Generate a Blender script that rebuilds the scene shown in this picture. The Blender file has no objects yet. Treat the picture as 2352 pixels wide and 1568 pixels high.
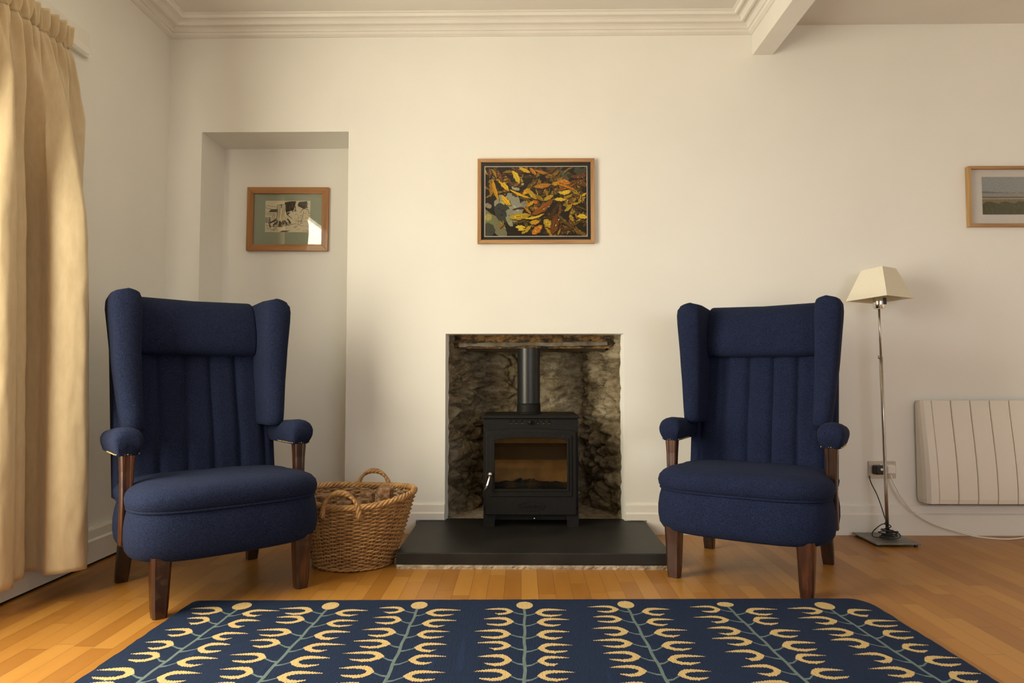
import bpy, bmesh, math, random
from math import pi, sin, cos, radians as R
from mathutils import Vector, Matrix, noise
from mathutils.geometry import delaunay_2d_cdt

random.seed(7)
S = bpy.context.scene
COL = S.collection

# ------------------------------------------------------------------ camera, sky, exposure
cam = bpy.data.cameras.new('camera'); camo = bpy.data.objects.new('camera', cam); COL.objects.link(camo)
cam.sensor_width = 36.0; cam.lens = 24.0; cam.clip_start = 0.02
camo.location = (0, 0, 0.862)
camo.rotation_euler = (pi / 2 + math.atan(74 / 1568), 0, math.atan(21 / 1568))
S.camera = camo

W = bpy.data.worlds.new('sky'); S.world = W; W.use_nodes = True
wn, wl = W.node_tree.nodes, W.node_tree.links
bg = wn['Background']
bg.inputs['Color'].default_value = (.95, .96, 1.05, 1)
bg.inputs['Strength'].default_value = 6.0

S.view_settings.view_transform = 'Standard'; S.view_settings.look = 'None'
S.view_settings.gamma = 1.0; S.view_settings.use_curve_mapping = False
S.view_settings.exposure = -0.02
S.cycles.use_denoising = True
S.cycles.max_bounces = 10; S.cycles.diffuse_bounces = 6; S.cycles.transparent_max_bounces = 12
S.cycles.sample_clamp_indirect = 8.0

# room constants (metres; the camera stands at x=0 y=0)
XL, XR, YB, YF = -1.975, 4.6, 3.74, -2.4
ZC = 2.82
WIN1 = (0.80, 2.32, 0.40, 2.40)      # left wall  (y0,y1,z0,z1)
WIN2 = (0.9, 3.5, 0.75, 2.35)        # wall behind the camera (x0,x1,z0,z1)

# warm low daylight filling the big left-hand window, cooler sky light through the window behind the camera
def window_lamp(loc, rot, sx_, sy_, power, color, is_portal=False):
    l = bpy.data.lights.new('window_daylight', 'AREA'); l.shape = 'RECTANGLE'; l.size = sx_; l.size_y = sy_
    l.energy = power; l.color = color; l.cycles.is_portal = is_portal
    o = bpy.data.objects.new('window_daylight', l); COL.objects.link(o); o.location = loc; o.rotation_euler = rot
window_lamp((XL - .035, (WIN1[0] + WIN1[1]) / 2, (WIN1[2] + WIN1[3]) / 2), (0, -pi / 2, 0), WIN1[3] - WIN1[2], WIN1[1] - WIN1[0], 125, (1.0, .92, .70))
window_lamp(((WIN2[0] + WIN2[1]) / 2, YF - .30, (WIN2[2] + WIN2[3]) / 2), (pi / 2, 0, 0), WIN2[1] - WIN2[0], WIN2[3] - WIN2[2], 1, (1, 1, 1), True)

sun = bpy.data.lights.new('hazy_sun', 'SUN'); sun.energy = 5.0; sun.angle = R(36); sun.color = (1.0, .935, .76)
suno = bpy.data.objects.new('hazy_sun', sun); COL.objects.link(suno); suno.location = (-6, -3, 4)
suno.rotation_euler = Vector((.53, .84, -.13)).to_track_quat('-Z', 'Y').to_euler()

# ------------------------------------------------------------------ material helpers
def srgb(r, g, b):
    f = lambda c: (c / 255 / 12.92) if c / 255 <= .04045 else ((c / 255 + .055) / 1.055) ** 2.4
    return (f(r), f(g), f(b), 1)

class NT:
    def __init__(s, name):
        s.m = bpy.data.materials.new(name); s.m.use_nodes = True
        s.n, s.l = s.m.node_tree.nodes, s.m.node_tree.links
        s.b = s.n['Principled BSDF']; s.out = s.n['Material Output']
    def new(s, t, **k):
        q = s.n.new(t)
        for a, v in k.items(): setattr(q, a, v)
        return q
    def put(s, src, dst): s.l.new(src, dst)
    def co(s, scale=(1, 1, 1), kind='Object', rot=(0, 0, 0)):
        t = s.new('ShaderNodeTexCoord'); m = s.new('ShaderNodeMapping')
        m.inputs['Scale'].default_value = scale; m.inputs['Rotation'].default_value = rot
        s.put(t.outputs[kind], m.inputs[0]); return m.outputs[0]
    def noise(s, co, scale=5, detail=4, rough=.55, dist=0):
        q = s.new('ShaderNodeTexNoise'); q.inputs['Scale'].default_value = scale; q.inputs['Detail'].default_value = detail
        q.inputs['Roughness'].default_value = rough; q.inputs['Distortion'].default_value = dist
        s.put(co, q.inputs['Vector']); return q.outputs['Fac']
    def math(s, op, a, b=None, clamp=False):
        q = s.new('ShaderNodeMath', operation=op, use_clamp=clamp)
        for i, v in enumerate((a, b)):
            if v is None: continue
            if isinstance(v, (int, float)): q.inputs[i].default_value = v
            else: s.put(v, q.inputs[i])
        return q.outputs[0]
    def ramp(s, fac, *stops):
        q = s.new('ShaderNodeValToRGB'); e = q.color_ramp.elements
        while len(e) < len(stops): e.new(.5)
        for k, (p, c) in zip(e, stops): k.position = p; k.color = c
        s.put(fac, q.inputs[0]); return q.outputs[0]
    def mix(s, fac, a, b, blend='MIX'):
        q = s.new('ShaderNodeMix', data_type='RGBA', blend_type=blend)
        for k, v in (('Factor', fac), ('A', a), ('B', b)):
            if isinstance(v, (int, float)): q.inputs[k].default_value = v
            elif isinstance(v, tuple): q.inputs[k].default_value = v
            else: s.put(v, q.inputs[k])
        return q.outputs['Result']
    def bump(s, h, strength=.2, dist=.01):
        q = s.new('ShaderNodeBump'); q.inputs['Strength'].default_value = strength; q.inputs['Distance'].default_value = dist
        s.put(h, q.inputs['Height']); s.put(q.outputs[0], s.b.inputs['Normal']); return q
    def set(s, color=None, rough=None, metal=None, spec=None, sheen=None, coat=None):
        for k, v in (('Base Color', color), ('Roughness', rough), ('Metallic', metal), ('Specular IOR Level', spec),
                     ('Sheen Weight', sheen), ('Coat Weight', coat)):
            if v is None: continue
            if isinstance(v, (int, float, tuple)): s.b.inputs[k].default_value = v
            else: s.put(v, s.b.inputs[k])
        return s

def speck(name, c1, c2, scale=8, rough=.6, metal=0, bump=.1, bscale=None, stretch=(1, 1, 1), dist=.004, spec=None, coat=None, detail=5):
    t = NT(name); co = t.co(stretch); f = t.noise(co, scale, detail)
    t.set(t.ramp(f, (.3, c1), (.7, c2)), rough, metal, spec, coat=coat)
    if bump: t.bump(t.noise(co, bscale or scale * 3, 4), bump, dist)
    return t.m

def wood(name, dark, mid, light, axis='Z', rough=.4, coat=.2, scale=14):
    st = {'X': (.08, 1, 1), 'Y': (1, .08, 1), 'Z': (1, 1, .08)}[axis]
    t = NT(name); co = t.co(st); f = t.noise(co, scale, 6, .6, .6); g = t.noise(t.co(st), scale * 5, 3)
    h = t.math('ADD', t.math('MULTIPLY', f, .75), t.math('MULTIPLY', g, .25))
    t.set(t.ramp(h, (.32, dark), (.5, mid), (.68, light)), rough, coat=coat); t.bump(h, .15, .002); return t.m

M = {}
def plaster(name, c1, c2, seams):
    t = NT(name); co = t.co()
    big = t.noise(co, 1.3, 3); fine = t.noise(co, 120, 3); mid = t.noise(co, 9, 4)
    col = t.ramp(big, (.3, c1), (.7, c2))
    h = t.math('ADD', t.math('MULTIPLY', fine, .25), mid)
    if seams:
        s = t.new('ShaderNodeSeparateXYZ'); t.put(co, s.inputs[0])
        u = t.math('ABSOLUTE', t.math('SUBTRACT', t.math('FRACT', t.math('ADD', t.math('DIVIDE', s.outputs['X'], .5633), .2634 + 10)), .5))
        line = t.math('LESS_THAN', u, .0028)
        h = t.math('SUBTRACT', h, t.math('MULTIPLY', line, .55))
    t.set(col, .75, spec=.3); t.bump(h, .22, .004); return t.m
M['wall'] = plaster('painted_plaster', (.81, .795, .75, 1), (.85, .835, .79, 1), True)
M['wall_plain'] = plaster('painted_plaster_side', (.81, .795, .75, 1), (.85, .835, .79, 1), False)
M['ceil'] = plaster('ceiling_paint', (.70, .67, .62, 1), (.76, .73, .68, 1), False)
M['trim'] = speck('gloss_white_trim', (.76, .73, .68, 1), (.82, .79, .74, 1), 3, .42, bump=.06, bscale=30)

# floor: narrow boards that run towards the hearth, each with its own tone
t = NT('beech_strip_floor'); co = t.co(); s = t.new('ShaderNodeSeparateXYZ'); t.put(co, s.inputs[0])
row = t.math('DIVIDE', s.outputs['X'], .0675); ri = t.math('FLOOR', row); rf = t.math('FRACT', t.math('ADD', row, 100))
wnz = t.new('ShaderNodeTexWhiteNoise', noise_dimensions='1D'); t.put(ri, wnz.inputs['W'])
cy = t.math('ADD', t.math('DIVIDE', s.outputs['Y'], .46), t.math('MULTIPLY', wnz.outputs['Value'], 7.3)); ci = t.math('FLOOR', cy); cf = t.math('FRACT', t.math('ADD', cy, 50))
cmb = t.new('ShaderNodeCombineXYZ'); t.put(ri, cmb.inputs[0]); t.put(ci, cmb.inputs[1])
w2 = t.new('ShaderNodeTexWhiteNoise', noise_dimensions='2D'); t.put(cmb.outputs[0], w2.inputs['Vector'])
adv = t.new('ShaderNodeVectorMath', operation='ADD'); scl = t.new('ShaderNodeVectorMath', operation='SCALE'); scl.inputs['Scale'].default_value = 9
t.put(w2.outputs['Color'], scl.inputs[0]); t.put(t.co((1, .07, 1)), adv.inputs[0]); t.put(scl.outputs[0], adv.inputs[1])
gr = t.noise(adv.outputs[0], 26, 5, .6, .8)
base = t.ramp(t.math('ADD', t.math('MULTIPLY', w2.outputs['Value'], .62), t.math('MULTIPLY', gr, .38)),
              (.12, (.29, .116, .017, 1)), (.5, (.365, .158, .025, 1)), (.88, (.44, .212, .042, 1)))
gx = t.math('LESS_THAN', t.math('SUBTRACT', .5, t.math('ABSOLUTE', t.math('SUBTRACT', rf, .5))), .014)
gy = t.math('LESS_THAN', t.math('SUBTRACT', .5, t.math('ABSOLUTE', t.math('SUBTRACT', cf, .5))), .0028)
gap = t.math('MAXIMUM', gx, gy)
t.set(t.mix(t.math('MULTIPLY', gap, .62), base, (.09, .04, .015, 1)), t.math('ADD', t.math('MULTIPLY', gr, .16), .30), spec=.5)
t.bump(t.math('SUBTRACT', t.math('MULTIPLY', gr, .15), gap), .25, .002); M['floor'] = t.m

def fabric(name, c1, c2, sheen):
    t = NT(name); co = t.co(); f = t.noise(co, 420, 2, .7); g = t.noise(co, 9, 4)
    c = t.ramp(f, (.38, c1), (.62, c2)); c = t.mix(t.math('MULTIPLY', g, .30), c, (c1[0] * .6, c1[1] * .6, c1[2] * .6, 1))
    lint = t.math('GREATER_THAN', t.noise(t.co((1, 1, 1)), 170, 1), .78)
    c = t.mix(t.math('MULTIPLY', lint, .5), c, (.09, .10, .15, 1))
    t.set(c, .95, spec=.15, sheen=sheen); t.b.inputs['Sheen Roughness'].default_value = .5
    t.b.inputs['Sheen Tint'].default_value = (.25, .32, .6, 1)
    wv = t.new('ShaderNodeTexWave', bands_direction='DIAGONAL'); wv.inputs['Scale'].default_value = 260; wv.inputs['Distortion'].default_value = 1.5
    t.put(co, wv.inputs[0]); t.bump(t.math('ADD', t.math('MULTIPLY', wv.outputs['Fac'], .5), f), .35, .0015); return t.m
M['navy'] = fabric('navy_wool', (.0035, .0050, .0145, 1), (.022, .032, .082, 1), .04)
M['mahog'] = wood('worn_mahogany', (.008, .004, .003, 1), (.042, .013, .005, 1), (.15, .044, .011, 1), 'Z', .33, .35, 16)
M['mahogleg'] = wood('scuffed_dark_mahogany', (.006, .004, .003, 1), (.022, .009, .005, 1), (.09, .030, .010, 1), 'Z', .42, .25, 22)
M['brass'] = speck('brass_nail', (.36, .26, .11, 1), (.50, .38, .18, 1), 60, .5, 1, bump=0)
M['steel'] = speck('brushed_steel', (.42, .39, .34, 1), (.52, .49, .43, 1), 40, .28, 1, bump=.05)
M['steelplate'] = speck('grey_steel_plate', (.19, .18, .165, 1), (.26, .25, .23, 1), 30, .42, .7, bump=.05)
M['chrome'] = speck('polished_chrome', (.70, .66, .58, 1), (.78, .74, .66, 1), 20, .12, 1, bump=0)
M['iron'] = speck('matt_black_iron', (.0085, .008, .008, 1), (.014, .0132, .0125, 1), 90, .55, 0, bump=.25, bscale=260, dist=.0012, spec=.16)
M['flue'] = speck('satin_black_flue', (.011, .011, .012, 1), (.016, .016, .016, 1), 60, .36, 0, bump=.04, spec=.5)
M['black'] = speck('black_plastic', (.010, .010, .010, 1), (.016, .016, .016, 1), 20, .4, bump=0)
M['void'] = speck('soot_and_shade_black', (.006, .0055, .005, 1), (.010, .009, .008, 1), 20, .9, bump=.1)  # sooty stove baffle black, also the painted shade under the left skirting
M['brick'] = speck('tan_fire_brick', (.46, .30, .13, 1), (.70, .50, .26, 1), 14, .9, bump=.2)
M['ash'] = speck('dark_ash', (.012, .010, .009, 1), (.05, .042, .034, 1), 60, .95, bump=.6, dist=.01)
M['slate'] = speck('black_slate', (.008, .0075, .007, 1), (.022, .020, .018, 1), 5, .46, bump=.12, bscale=22, spec=.32, detail=8)
M['mortar'] = speck('rough_mortar', (.22, .17, .115, 1), (.50, .42, .31, 1), 28, .95, bump=.9, bscale=50, dist=.01)
M['shade'] = speck('cream_shade_fabric', (.74, .68, .54, 1), (.80, .74, .60, 1), 200, .8, bump=.1, bscale=500, dist=.0006)
M['heater'] = speck('cream_white_enamel', (.78, .74, .67, 1), (.82, .78, .71, 1), 3, .42, bump=.0)
M['white'] = speck('white_plastic', (.78, .75, .70, 1), (.82, .79, .74, 1), 10, .4, bump=0)
M['socket'] = speck('satin_metal_plate', (.50, .46, .40, 1), (.58, .54, .47, 1), 12, .35, .55, bump=0)
M['wicker'] = speck('brown_wicker', (.26, .125, .042, 1), (.55, .315, .115, 1), 22, .5, bump=.3, bscale=120, dist=.002, stretch=(1, 1, 2.2))
M['wickerdark'] = speck('dark_wicker_stake', (.20, .095, .035, 1), (.40, .21, .08, 1), 30, .55, bump=.2, bscale=90)  # stakes and base in a darker brown than the weave
M['briq'] = speck('pressed_wood_briquette', (.12, .058, .027, 1), (.36, .205, .105, 1), 45, .9, bump=1.0, bscale=70, dist=.008)
M['pine'] = wood('orange_pine', (.17, .062, .014, 1), (.36, .155, .038, 1), (.48, .24, .07, 1), 'X', .45, .15, 10)
M['oak'] = wood('pale_oak', (.27, .125, .045, 1), (.43, .235, .095, 1), (.52, .31, .14, 1), 'X', .5, .1, 18)
M['oak2'] = wood('light_oak', (.34, .19, .065, 1), (.44, .27, .105, 1), (.53, .34, .15, 1), 'Z', .5, .1, 18)
M['mountgreen'] = speck('sage_card', (.36, .40, .29, 1), (.39, .43, .32, 1), 60, .85, bump=0)
M['mountblack'] = speck('black_card', (.016, .014, .013, 1), (.02, .018, .016, 1), 60, .8, bump=0)
M['mountwhite'] = speck('white_card', (.74, .70, .68, 1), (.78, .74, .72, 1), 60, .8, bump=0)
M['outside'] = speck('pale_paving', (.5, .46, .38, 1), (.6, .56, .48, 1), 3, .9, bump=0)

# curtain cloth with a little light through it
t = NT('cream_silk_curtain'); co = t.co((1, 1, .3)); f = t.noise(co, 60, 4); g = t.noise(t.co((1, 1, .12)), 300, 2)
cc = t.ramp(f, (.3, (.62, .49, .30, 1)), (.7, (.69, .56, .36, 1)))
t.set(cc, .48, spec=.35, sheen=.3); t.bump(t.math('ADD', f, t.math('MULTIPLY', g, .3)), .12, .003)
tr = t.new('ShaderNodeBsdfTranslucent'); t.put(cc, tr.inputs[0]); mx = t.new('ShaderNodeMixShader'); mx.inputs[0].default_value = .10
t.put(t.b.outputs[0], mx.inputs[1]); t.put(tr.outputs[0], mx.inputs[2]); t.put(mx.outputs[0], t.out.inputs[0]); M['curtain'] = t.m

# thin picture / window glass: see-through with a fresnel reflection
def glassmat(name, tint, boost):
    t = NT(name); t.n.remove(t.b)
    a = t.new('ShaderNodeBsdfTransparent'); a.inputs[0].default_value = tint
    g = t.new('ShaderNodeBsdfGlossy'); g.inputs['Roughness'].default_value = .02
    fr = t.new('ShaderNodeFresnel'); fr.inputs[0].default_value = 1.5
    nz = t.noise(t.co(), 3, 2)
    m = t.new('ShaderNodeMixShader'); t.put(t.math('ADD', t.math('MULTIPLY', fr.outputs[0], boost), t.math('MULTIPLY', nz, .004)), m.inputs[0])
    t.put(a.outputs[0], m.inputs[1]); t.put(g.outputs[0], m.inputs[2]); t.put(m.outputs[0], t.out.inputs[0]); return t.m
M['glass'] = glassmat('picture_glass', (.98, .98, .97, 1), .45)
M['alcoveglass'] = glassmat('reflective_picture_glass', (.97, .97, .96, 1), 1.3)
M['winglass'] = glassmat('window_glass', (.96, .97, .96, 1), 1.0)
M['stoveglass'] = glassmat('smoked_stove_glass', (.90, .83, .72, 1), .5)

# stone of the fireplace
t = NT('rubble_stone'); co = t.co()
a = t.noise(co, 5, 6, .65); b = t.noise(t.co((1, 1, 2.6)), 13, 6, .65); c = t.noise(co, 55, 4, .7)
k = t.ramp(t.math('ADD', t.math('MULTIPLY', a, .45), t.math('MULTIPLY', b, .55)), (.33, (.048, .037, .024, 1)), (.44, (.185, .142, .085, 1)), (.53, (.31, .25, .158, 1)), (.66, (.50, .44, .32, 1)))
k = t.mix(t.math('MULTIPLY', t.math('GREATER_THAN', c, .62), .35), k, (.02, .017, .013, 1))
k = t.mix(t.ramp(t.noise(co, 3.3, 3), (.62, (0, 0, 0, 1)), (.74, (.5, .5, .5, 1))), k, (.14, .075, .028, 1))
t.set(k, .9, spec=.25); t.bump(t.math('ADD', b, t.math('MULTIPLY', c, .6)), 1.0, .016); M['stone'] = t.m
t = NT('charred_lintel_stone'); co = t.co((1, 1, 2)); a = t.noise(co, 11, 6, .7); c = t.noise(co, 50, 4)
k = t.ramp(t.math('ADD', t.math('MULTIPLY', a, .7), t.math('MULTIPLY', c, .3)), (.34, (.012, .009, .006, 1)), (.47, (.05, .032, .016, 1)), (.56, (.26, .135, .035, 1)), (.68, (.40, .26, .11, 1)))
t.set(k, .85); t.bump(t.math('ADD', a, c), 1, .012); M['char'] = t.m
M['slab'] = speck('grey_cement_slab', (.085, .070, .050, 1), (.24, .20, .145, 1), 16, .9, bump=.5, bscale=40, dist=.005)

def artmat(name, rough, nscale, namt, bumps=0, stretch=(1, 1, 1)):
    t = NT(name); at = t.new('ShaderNodeVertexColor', layer_name='ink')
    n = t.noise(t.co(stretch), nscale, 4, .65)
    c = t.mix(namt, at.outputs[0], t.ramp(n, (.3, (.5, .5, .5, 1)), (.7, (1.25, 1.25, 1.25, 1))), 'MULTIPLY')
    t.set(c, rough, spec=.25)
    if bumps: t.bump(n, bumps, .003)
    return t.m
M['print'] = artmat('printed_photograph', .5, 140, .30)
M['inkprint'] = artmat('ink_on_cream_paper', .8, 90, .08)
M['softprint'] = artmat('matt_landscape_print', .7, 90, .35)
M['rug'] = artmat('flatwoven_wool_rug', .95, 230, .42, .8, (1, .12, 1))

# ------------------------------------------------------------------ mesh helpers
def link(name, me, mat, parent=None, smooth=False):
    o = bpy.data.objects.new(name, me); COL.objects.link(o)
    if mat is not None: me.materials.append(mat)
    if smooth:
        for p in me.polygons: p.use_smooth = True
    if parent: o.parent = parent
    return o

class G:
    """collects faces of one part"""
    def __init__(s): s.v, s.f = [], []
    def add(s, vs, fs):
        k = len(s.v); s.v += [tuple(v) for v in vs]; s.f += [tuple(i + k for i in f) for f in fs]; return s
    def bm(s, b):
        b.verts.index_update(); s.add([v.co[:] for v in b.verts], [[v.index for v in f.verts] for f in b.faces]); b.free(); return s
    def box(s, x0, x1, y0, y1, z0, z1, bev=0, seg=2, mat=None):
        b = bmesh.new(); bmesh.ops.create_cube(b, size=1)
        for v in b.verts:
            v.co = Vector(((x0 + x1) / 2 + v.co.x * (x1 - x0), (y0 + y1) / 2 + v.co.y * (y1 - y0), (z0 + z1) / 2 + v.co.z * (z1 - z0)))
        if bev: bmesh.ops.bevel(b, geom=b.edges[:], offset=bev, segments=seg, profile=.5, affect='EDGES')
        if mat is not None: b.transform(mat)
        return s.bm(b)
    def loft(s, rings, cap=True, closed=True):
        n = len(rings[0]); vs = [p for r in rings for p in r]; fs = []
        for i in range(len(rings) - 1):
            for j in range(n if closed else n - 1):
                k = (j + 1) % n
                fs.append((i * n + j, i * n + k, (i + 1) * n + k, (i + 1) * n + j))
        if cap: fs.append(tuple(range(n))[::-1]); fs.append(tuple(range((len(rings) - 1) * n, len(rings) * n)))
        return s.add(vs, fs)
    def tube(s, pts, r, n=8, closed=False, cap=True):
        pts = [Vector(p) for p in pts]; m = len(pts); rings = []; up = None
        for i, p in enumerate(pts):
            a = pts[(i - 1) % m] if (closed or i) else p; b = pts[(i + 1) % m] if (closed or i < m - 1) else p
            d = (b - a).normalized()
            if up is None: up = d.orthogonal().normalized()
            up = (up - d * up.dot(d)); up = up.normalized() if up.length > 1e-6 else d.orthogonal().normalized()
            sd = d.cross(up); rr = r[i] if isinstance(r, (list, tuple)) else r
            rings.append([p + (up * cos(2 * pi * k / n) + sd * sin(2 * pi * k / n)) * rr for k in range(n)])
        if closed: rings.append(rings[0])
        return s.loft(rings, cap and not closed)
    def lathe(s, prof, n=24, mat=None, cap=False):
        rings = [[Vector((r * cos(2 * pi * k / n), r * sin(2 * pi * k / n), z)) for k in range(n)] for r, z in prof]
        if mat is not None: rings = [[mat @ p for p in r] for r in rings]
        return s.loft(rings, cap)
    def grid(s, fn, nu, nv):
        vs = [fn(i / nu, j / nv) for j in range(nv + 1) for i in range(nu + 1)]
        w = nu + 1
        return s.add(vs, [(j * w + i, j * w + i + 1, (j + 1) * w + i + 1, (j + 1) * w + i) for j in range(nv) for i in range(nu)])
    def ball(s, c, r, n=8, sc=(1, 1, 1)):
        b = bmesh.new(); bmesh.ops.create_uvsphere(b, u_segments=n, v_segments=max(4, n // 2 + 1), radius=r)
        for v in b.verts: v.co = Vector((v.co.x * sc[0] + c[0], v.co.y * sc[1] + c[1], v.co.z * sc[2] + c[2]))
        return s.bm(b)
    def prism(s, poly, y0, y1, hole=None, bev=0):
        """(x,z) outline pushed from y0 (front) to y1; hole has the same count of points"""
        n = len(poly); A = [(x, y0, z) for x, z in poly]; B = [(x, y1, z) for x, z in poly]
        if hole is None:
            b = bmesh.new(); a = [b.verts.new(p) for p in A]; c = [b.verts.new(p) for p in B]
            b.faces.new(a); b.faces.new(c[::-1])
            for i in range(n): b.faces.new((a[i], c[i], c[(i + 1) % n], a[(i + 1) % n]))
        else:
            b = bmesh.new(); a = [b.verts.new(p) for p in A]; c = [b.verts.new(p) for p in B]
            d = [b.verts.new((x, y0, z)) for x, z in hole]; e = [b.verts.new((x, y1, z)) for x, z in hole]
            for i in range(n):
                k = (i + 1) % n
                b.faces.new((a[i], a[k], d[k], d[i])); b.faces.new((c[k], c[i], e[i], e[k]))
                b.faces.new((a[k], a[i], c[i], c[k])); b.faces.new((d[i], d[k], e[k], e[i]))
        bmesh.ops.recalc_face_normals(b, faces=b.faces[:])
        if bev:
            eg = [x for x in b.edges if x.is_manifold and x.calc_face_angle(0) > .6]
            bmesh.ops.bevel(b, geom=eg, offset=bev, segments=2, profile=.5, affect='EDGES')
        return s.bm(b)
    def make(s, name, mat, parent=None, smooth=False, sharp=None):
        me = bpy.data.meshes.new(name); me.from_pydata(s.v, [], s.f)
        b = bmesh.new(); b.from_mesh(me); bmesh.ops.remove_doubles(b, verts=b.verts[:], dist=1e-6); bmesh.ops.recalc_face_normals(b, faces=b.faces[:])
        b.to_mesh(me); b.free(); me.update()
        o = link(name, me, mat, parent, smooth)
        if smooth and sharp: 
            try: me.set_sharp_from_angle(angle=R(sharp))
            except Exception: pass
        return o

def thing(name, label, cat, loc=(0, 0, 0), rz=0, group=None):
    o = bpy.data.objects.new(name, None); COL.objects.link(o); o.empty_display_size = .1
    o.location = loc; o.rotation_euler = (0, 0, rz); o['label'] = label; o['category'] = cat
    if group: o['group'] = group
    return o
def tag(o, label, cat, group=None):
    o['label'] = label; o['category'] = cat
    if group: o['group'] = group
    return o
def struct(o): o['kind'] = 'structure'; return o

def rrect(x0, x1, y0, y1, r, n=5):
    """rounded rectangle outline, counter-clockwise"""
    pts = []
    for cx, cy_, a0 in ((x1 - r, y1 - r, 0), (x0 + r, y1 - r, pi / 2), (x0 + r, y0 + r, pi), (x1 - r, y0 + r, 1.5 * pi)):
        pts += [(cx + r * cos(a0 + k * pi / 2 / n), cy_ + r * sin(a0 + k * pi / 2 / n)) for k in range(n + 1)]
    return pts
def chaikin(p, it=2):
    for _ in range(it):
        q = []
        for i in range(len(p)):
            a, b = Vector(p[i]), Vector(p[(i + 1) % len(p)])
            q += [a * .75 + b * .25, a * .25 + b * .75]
        p = q
    return p
def interp(tab, z):
    if z <= tab[0][0]: return tab[0][1]
    for (a, u), (b, v) in zip(tab, tab[1:]):
        if z <= b: k = (z - a) / (b - a); return u + (v - u) * k
    return tab[-1][1]

def art(name, layers, mat, parent, plane='XZ', y=0.0, size=None):
    """flat artwork: layers = [(polygon, colour)], later ones on top; becomes one planar mesh with clean edges"""
    vs, fs, cols = [], [], []
    for poly, col in layers:
        p = [Vector(q).to_2d() if len(q) > 2 else Vector(q) for q in poly]
        ar = sum(p[i].x * p[(i + 1) % len(p)].y - p[(i + 1) % len(p)].x * p[i].y for i in range(len(p)))
        if abs(ar) < 1e-9: continue
        if ar < 0: p = p[::-1]
        k = len(vs); vs += p; fs.append(list(range(k, k + len(p)))); cols.append(col)
    V, E_, F_, ov, oe, of = delaunay_2d_cdt(vs, [], fs, 1, 1e-6)
    me = bpy.data.meshes.new(name)
    x0, x1, z0, z1 = size if size else (-9, 9, -9, 9)
    keep = [(f, max(o)) for f, o in zip(F_, of) if o and x0 - 1e-5 <= sum(V[i].x for i in f) / len(f) <= x1 + 1e-5 and z0 - 1e-5 <= sum(V[i].y for i in f) / len(f) <= z1 + 1e-5]
    co = [(min(max(v.x, x0), x1), y, min(max(v.y, z0), z1)) if plane == 'XZ' else (v.x, v.y, y) for v in V]
    me.from_pydata(co, [], [f for f, _ in keep]); me.update()
    at = me.color_attributes.new('ink', 'FLOAT_COLOR', 'CORNER')
    for pl, (_, c) in zip(me.polygons, keep):
        for li in pl.loop_indices: at.data[li].color = cols[c]
    return link(name, me, mat, parent)

# ------------------------------------------------------------------ room shell
AL = (-1.786, -.962, 2.212, .29)      # alcove x0,x1,top,depth
FP = (-.415, .562, 1.081)             # fireplace opening
def rects(g, xs, zs, skip, mk):
    for i in range(len(xs) - 1):
        for j in range(len(zs) - 1):
            if skip((xs[i] + xs[i + 1]) / 2, (zs[j] + zs[j + 1]) / 2): continue
            g.add(mk(xs[i], xs[i + 1], zs[j], zs[j + 1]), [(0, 1, 2, 3)])
g = G()
rects(g, [XL, AL[0], AL[1], FP[0], FP[1], XR], [0, FP[2], AL[2], ZC],
      lambda x, z: (AL[0] < x < AL[1] and z < AL[2]) or (FP[0] < x < FP[1] and z < FP[2]),
      lambda a, b, c, d: [(a, YB, c), (b, YB, c), (b, YB, d), (a, YB, d)])
ya = YB + AL[3]
g.add([(AL[0], YB, 0), (AL[0], ya, 0), (AL[0], ya, AL[2]), (AL[0], YB, AL[2]), (AL[1], YB, 0), (AL[1], ya, 0), (AL[1], ya, AL[2]), (AL[1], YB, AL[2])],
      [(0, 1, 2, 3), (4, 5, 6, 7), (1, 5, 6, 2), (3, 2, 6, 7)])
yr = YB + .055                        # plaster reveal of the fireplace, with a ragged broken edge
def revealedge(a, b, jx, jz, n=40):
    pts = [(a[0] + (b[0] - a[0]) * k / n, a[1] + (b[1] - a[1]) * k / n) for k in range(n + 1)]
    rag = [random.uniform(0, .02) for _ in pts]
    g.loft([[(x, YB, z) for x, z in pts], [(x + jx * (.012 + .3 * r), YB + .03 + r, z + jz * (.012 + .3 * r)) for (x, z), r in zip(pts, rag)]], False, False)
    g.loft([[(x + jx * (.012 + .3 * r), YB + .03 + r, z + jz * (.012 + .3 * r)) for (x, z), r in zip(pts, rag)], [(x - jx * .05, YB + .07, z - jz * .05) for x, z in pts]], False, False)
revealedge((FP[0], 0), (FP[0], FP[2]), 1, 0); revealedge((FP[1], 0), (FP[1], FP[2]), -1, 0); revealedge((FP[0], FP[2]), (FP[1], FP[2]), 0, -.3)
struct(g.make('wall_back', M['wall']))
g = G()
y0, y1, z0, z1 = WIN1
rects(g, [YF, y0, y1, YB], [0, z0, z1, ZC], lambda y, z: y0 < y < y1 and z0 < z < z1, lambda a, b, c, d: [(XL, a, c), (XL, b, c), (XL, b, d), (XL, a, d)])
g.loft([[(XL, y0, z0), (XL, y1, z0), (XL, y1, z1), (XL, y0, z1)], [(XL - .14, y0, z0), (XL - .14, y1, z0), (XL - .14, y1, z1), (XL - .14, y0, z1)]], False)
struct(g.make('wall_left', M['wall_plain']))
g = G()
x0, x1, z0, z1 = WIN2
rects(g, [XL, x0, x1, XR], [0, z0, z1, ZC], lambda x, z: x0 < x < x1 and z0 < z < z1, lambda a, b, c, d: [(a, YF, c), (b, YF, c), (b, YF, d), (a, YF, d)])
g.loft([[(x0, YF, z0), (x1, YF, z0), (x1, YF, z1), (x0, YF, z1)], [(x0, YF - .25, z0), (x1, YF - .25, z0), (x1, YF - .25, z1), (x0, YF - .25, z1)]], False)
struct(g.make('wall_front', M['wall_plain']))
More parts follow.
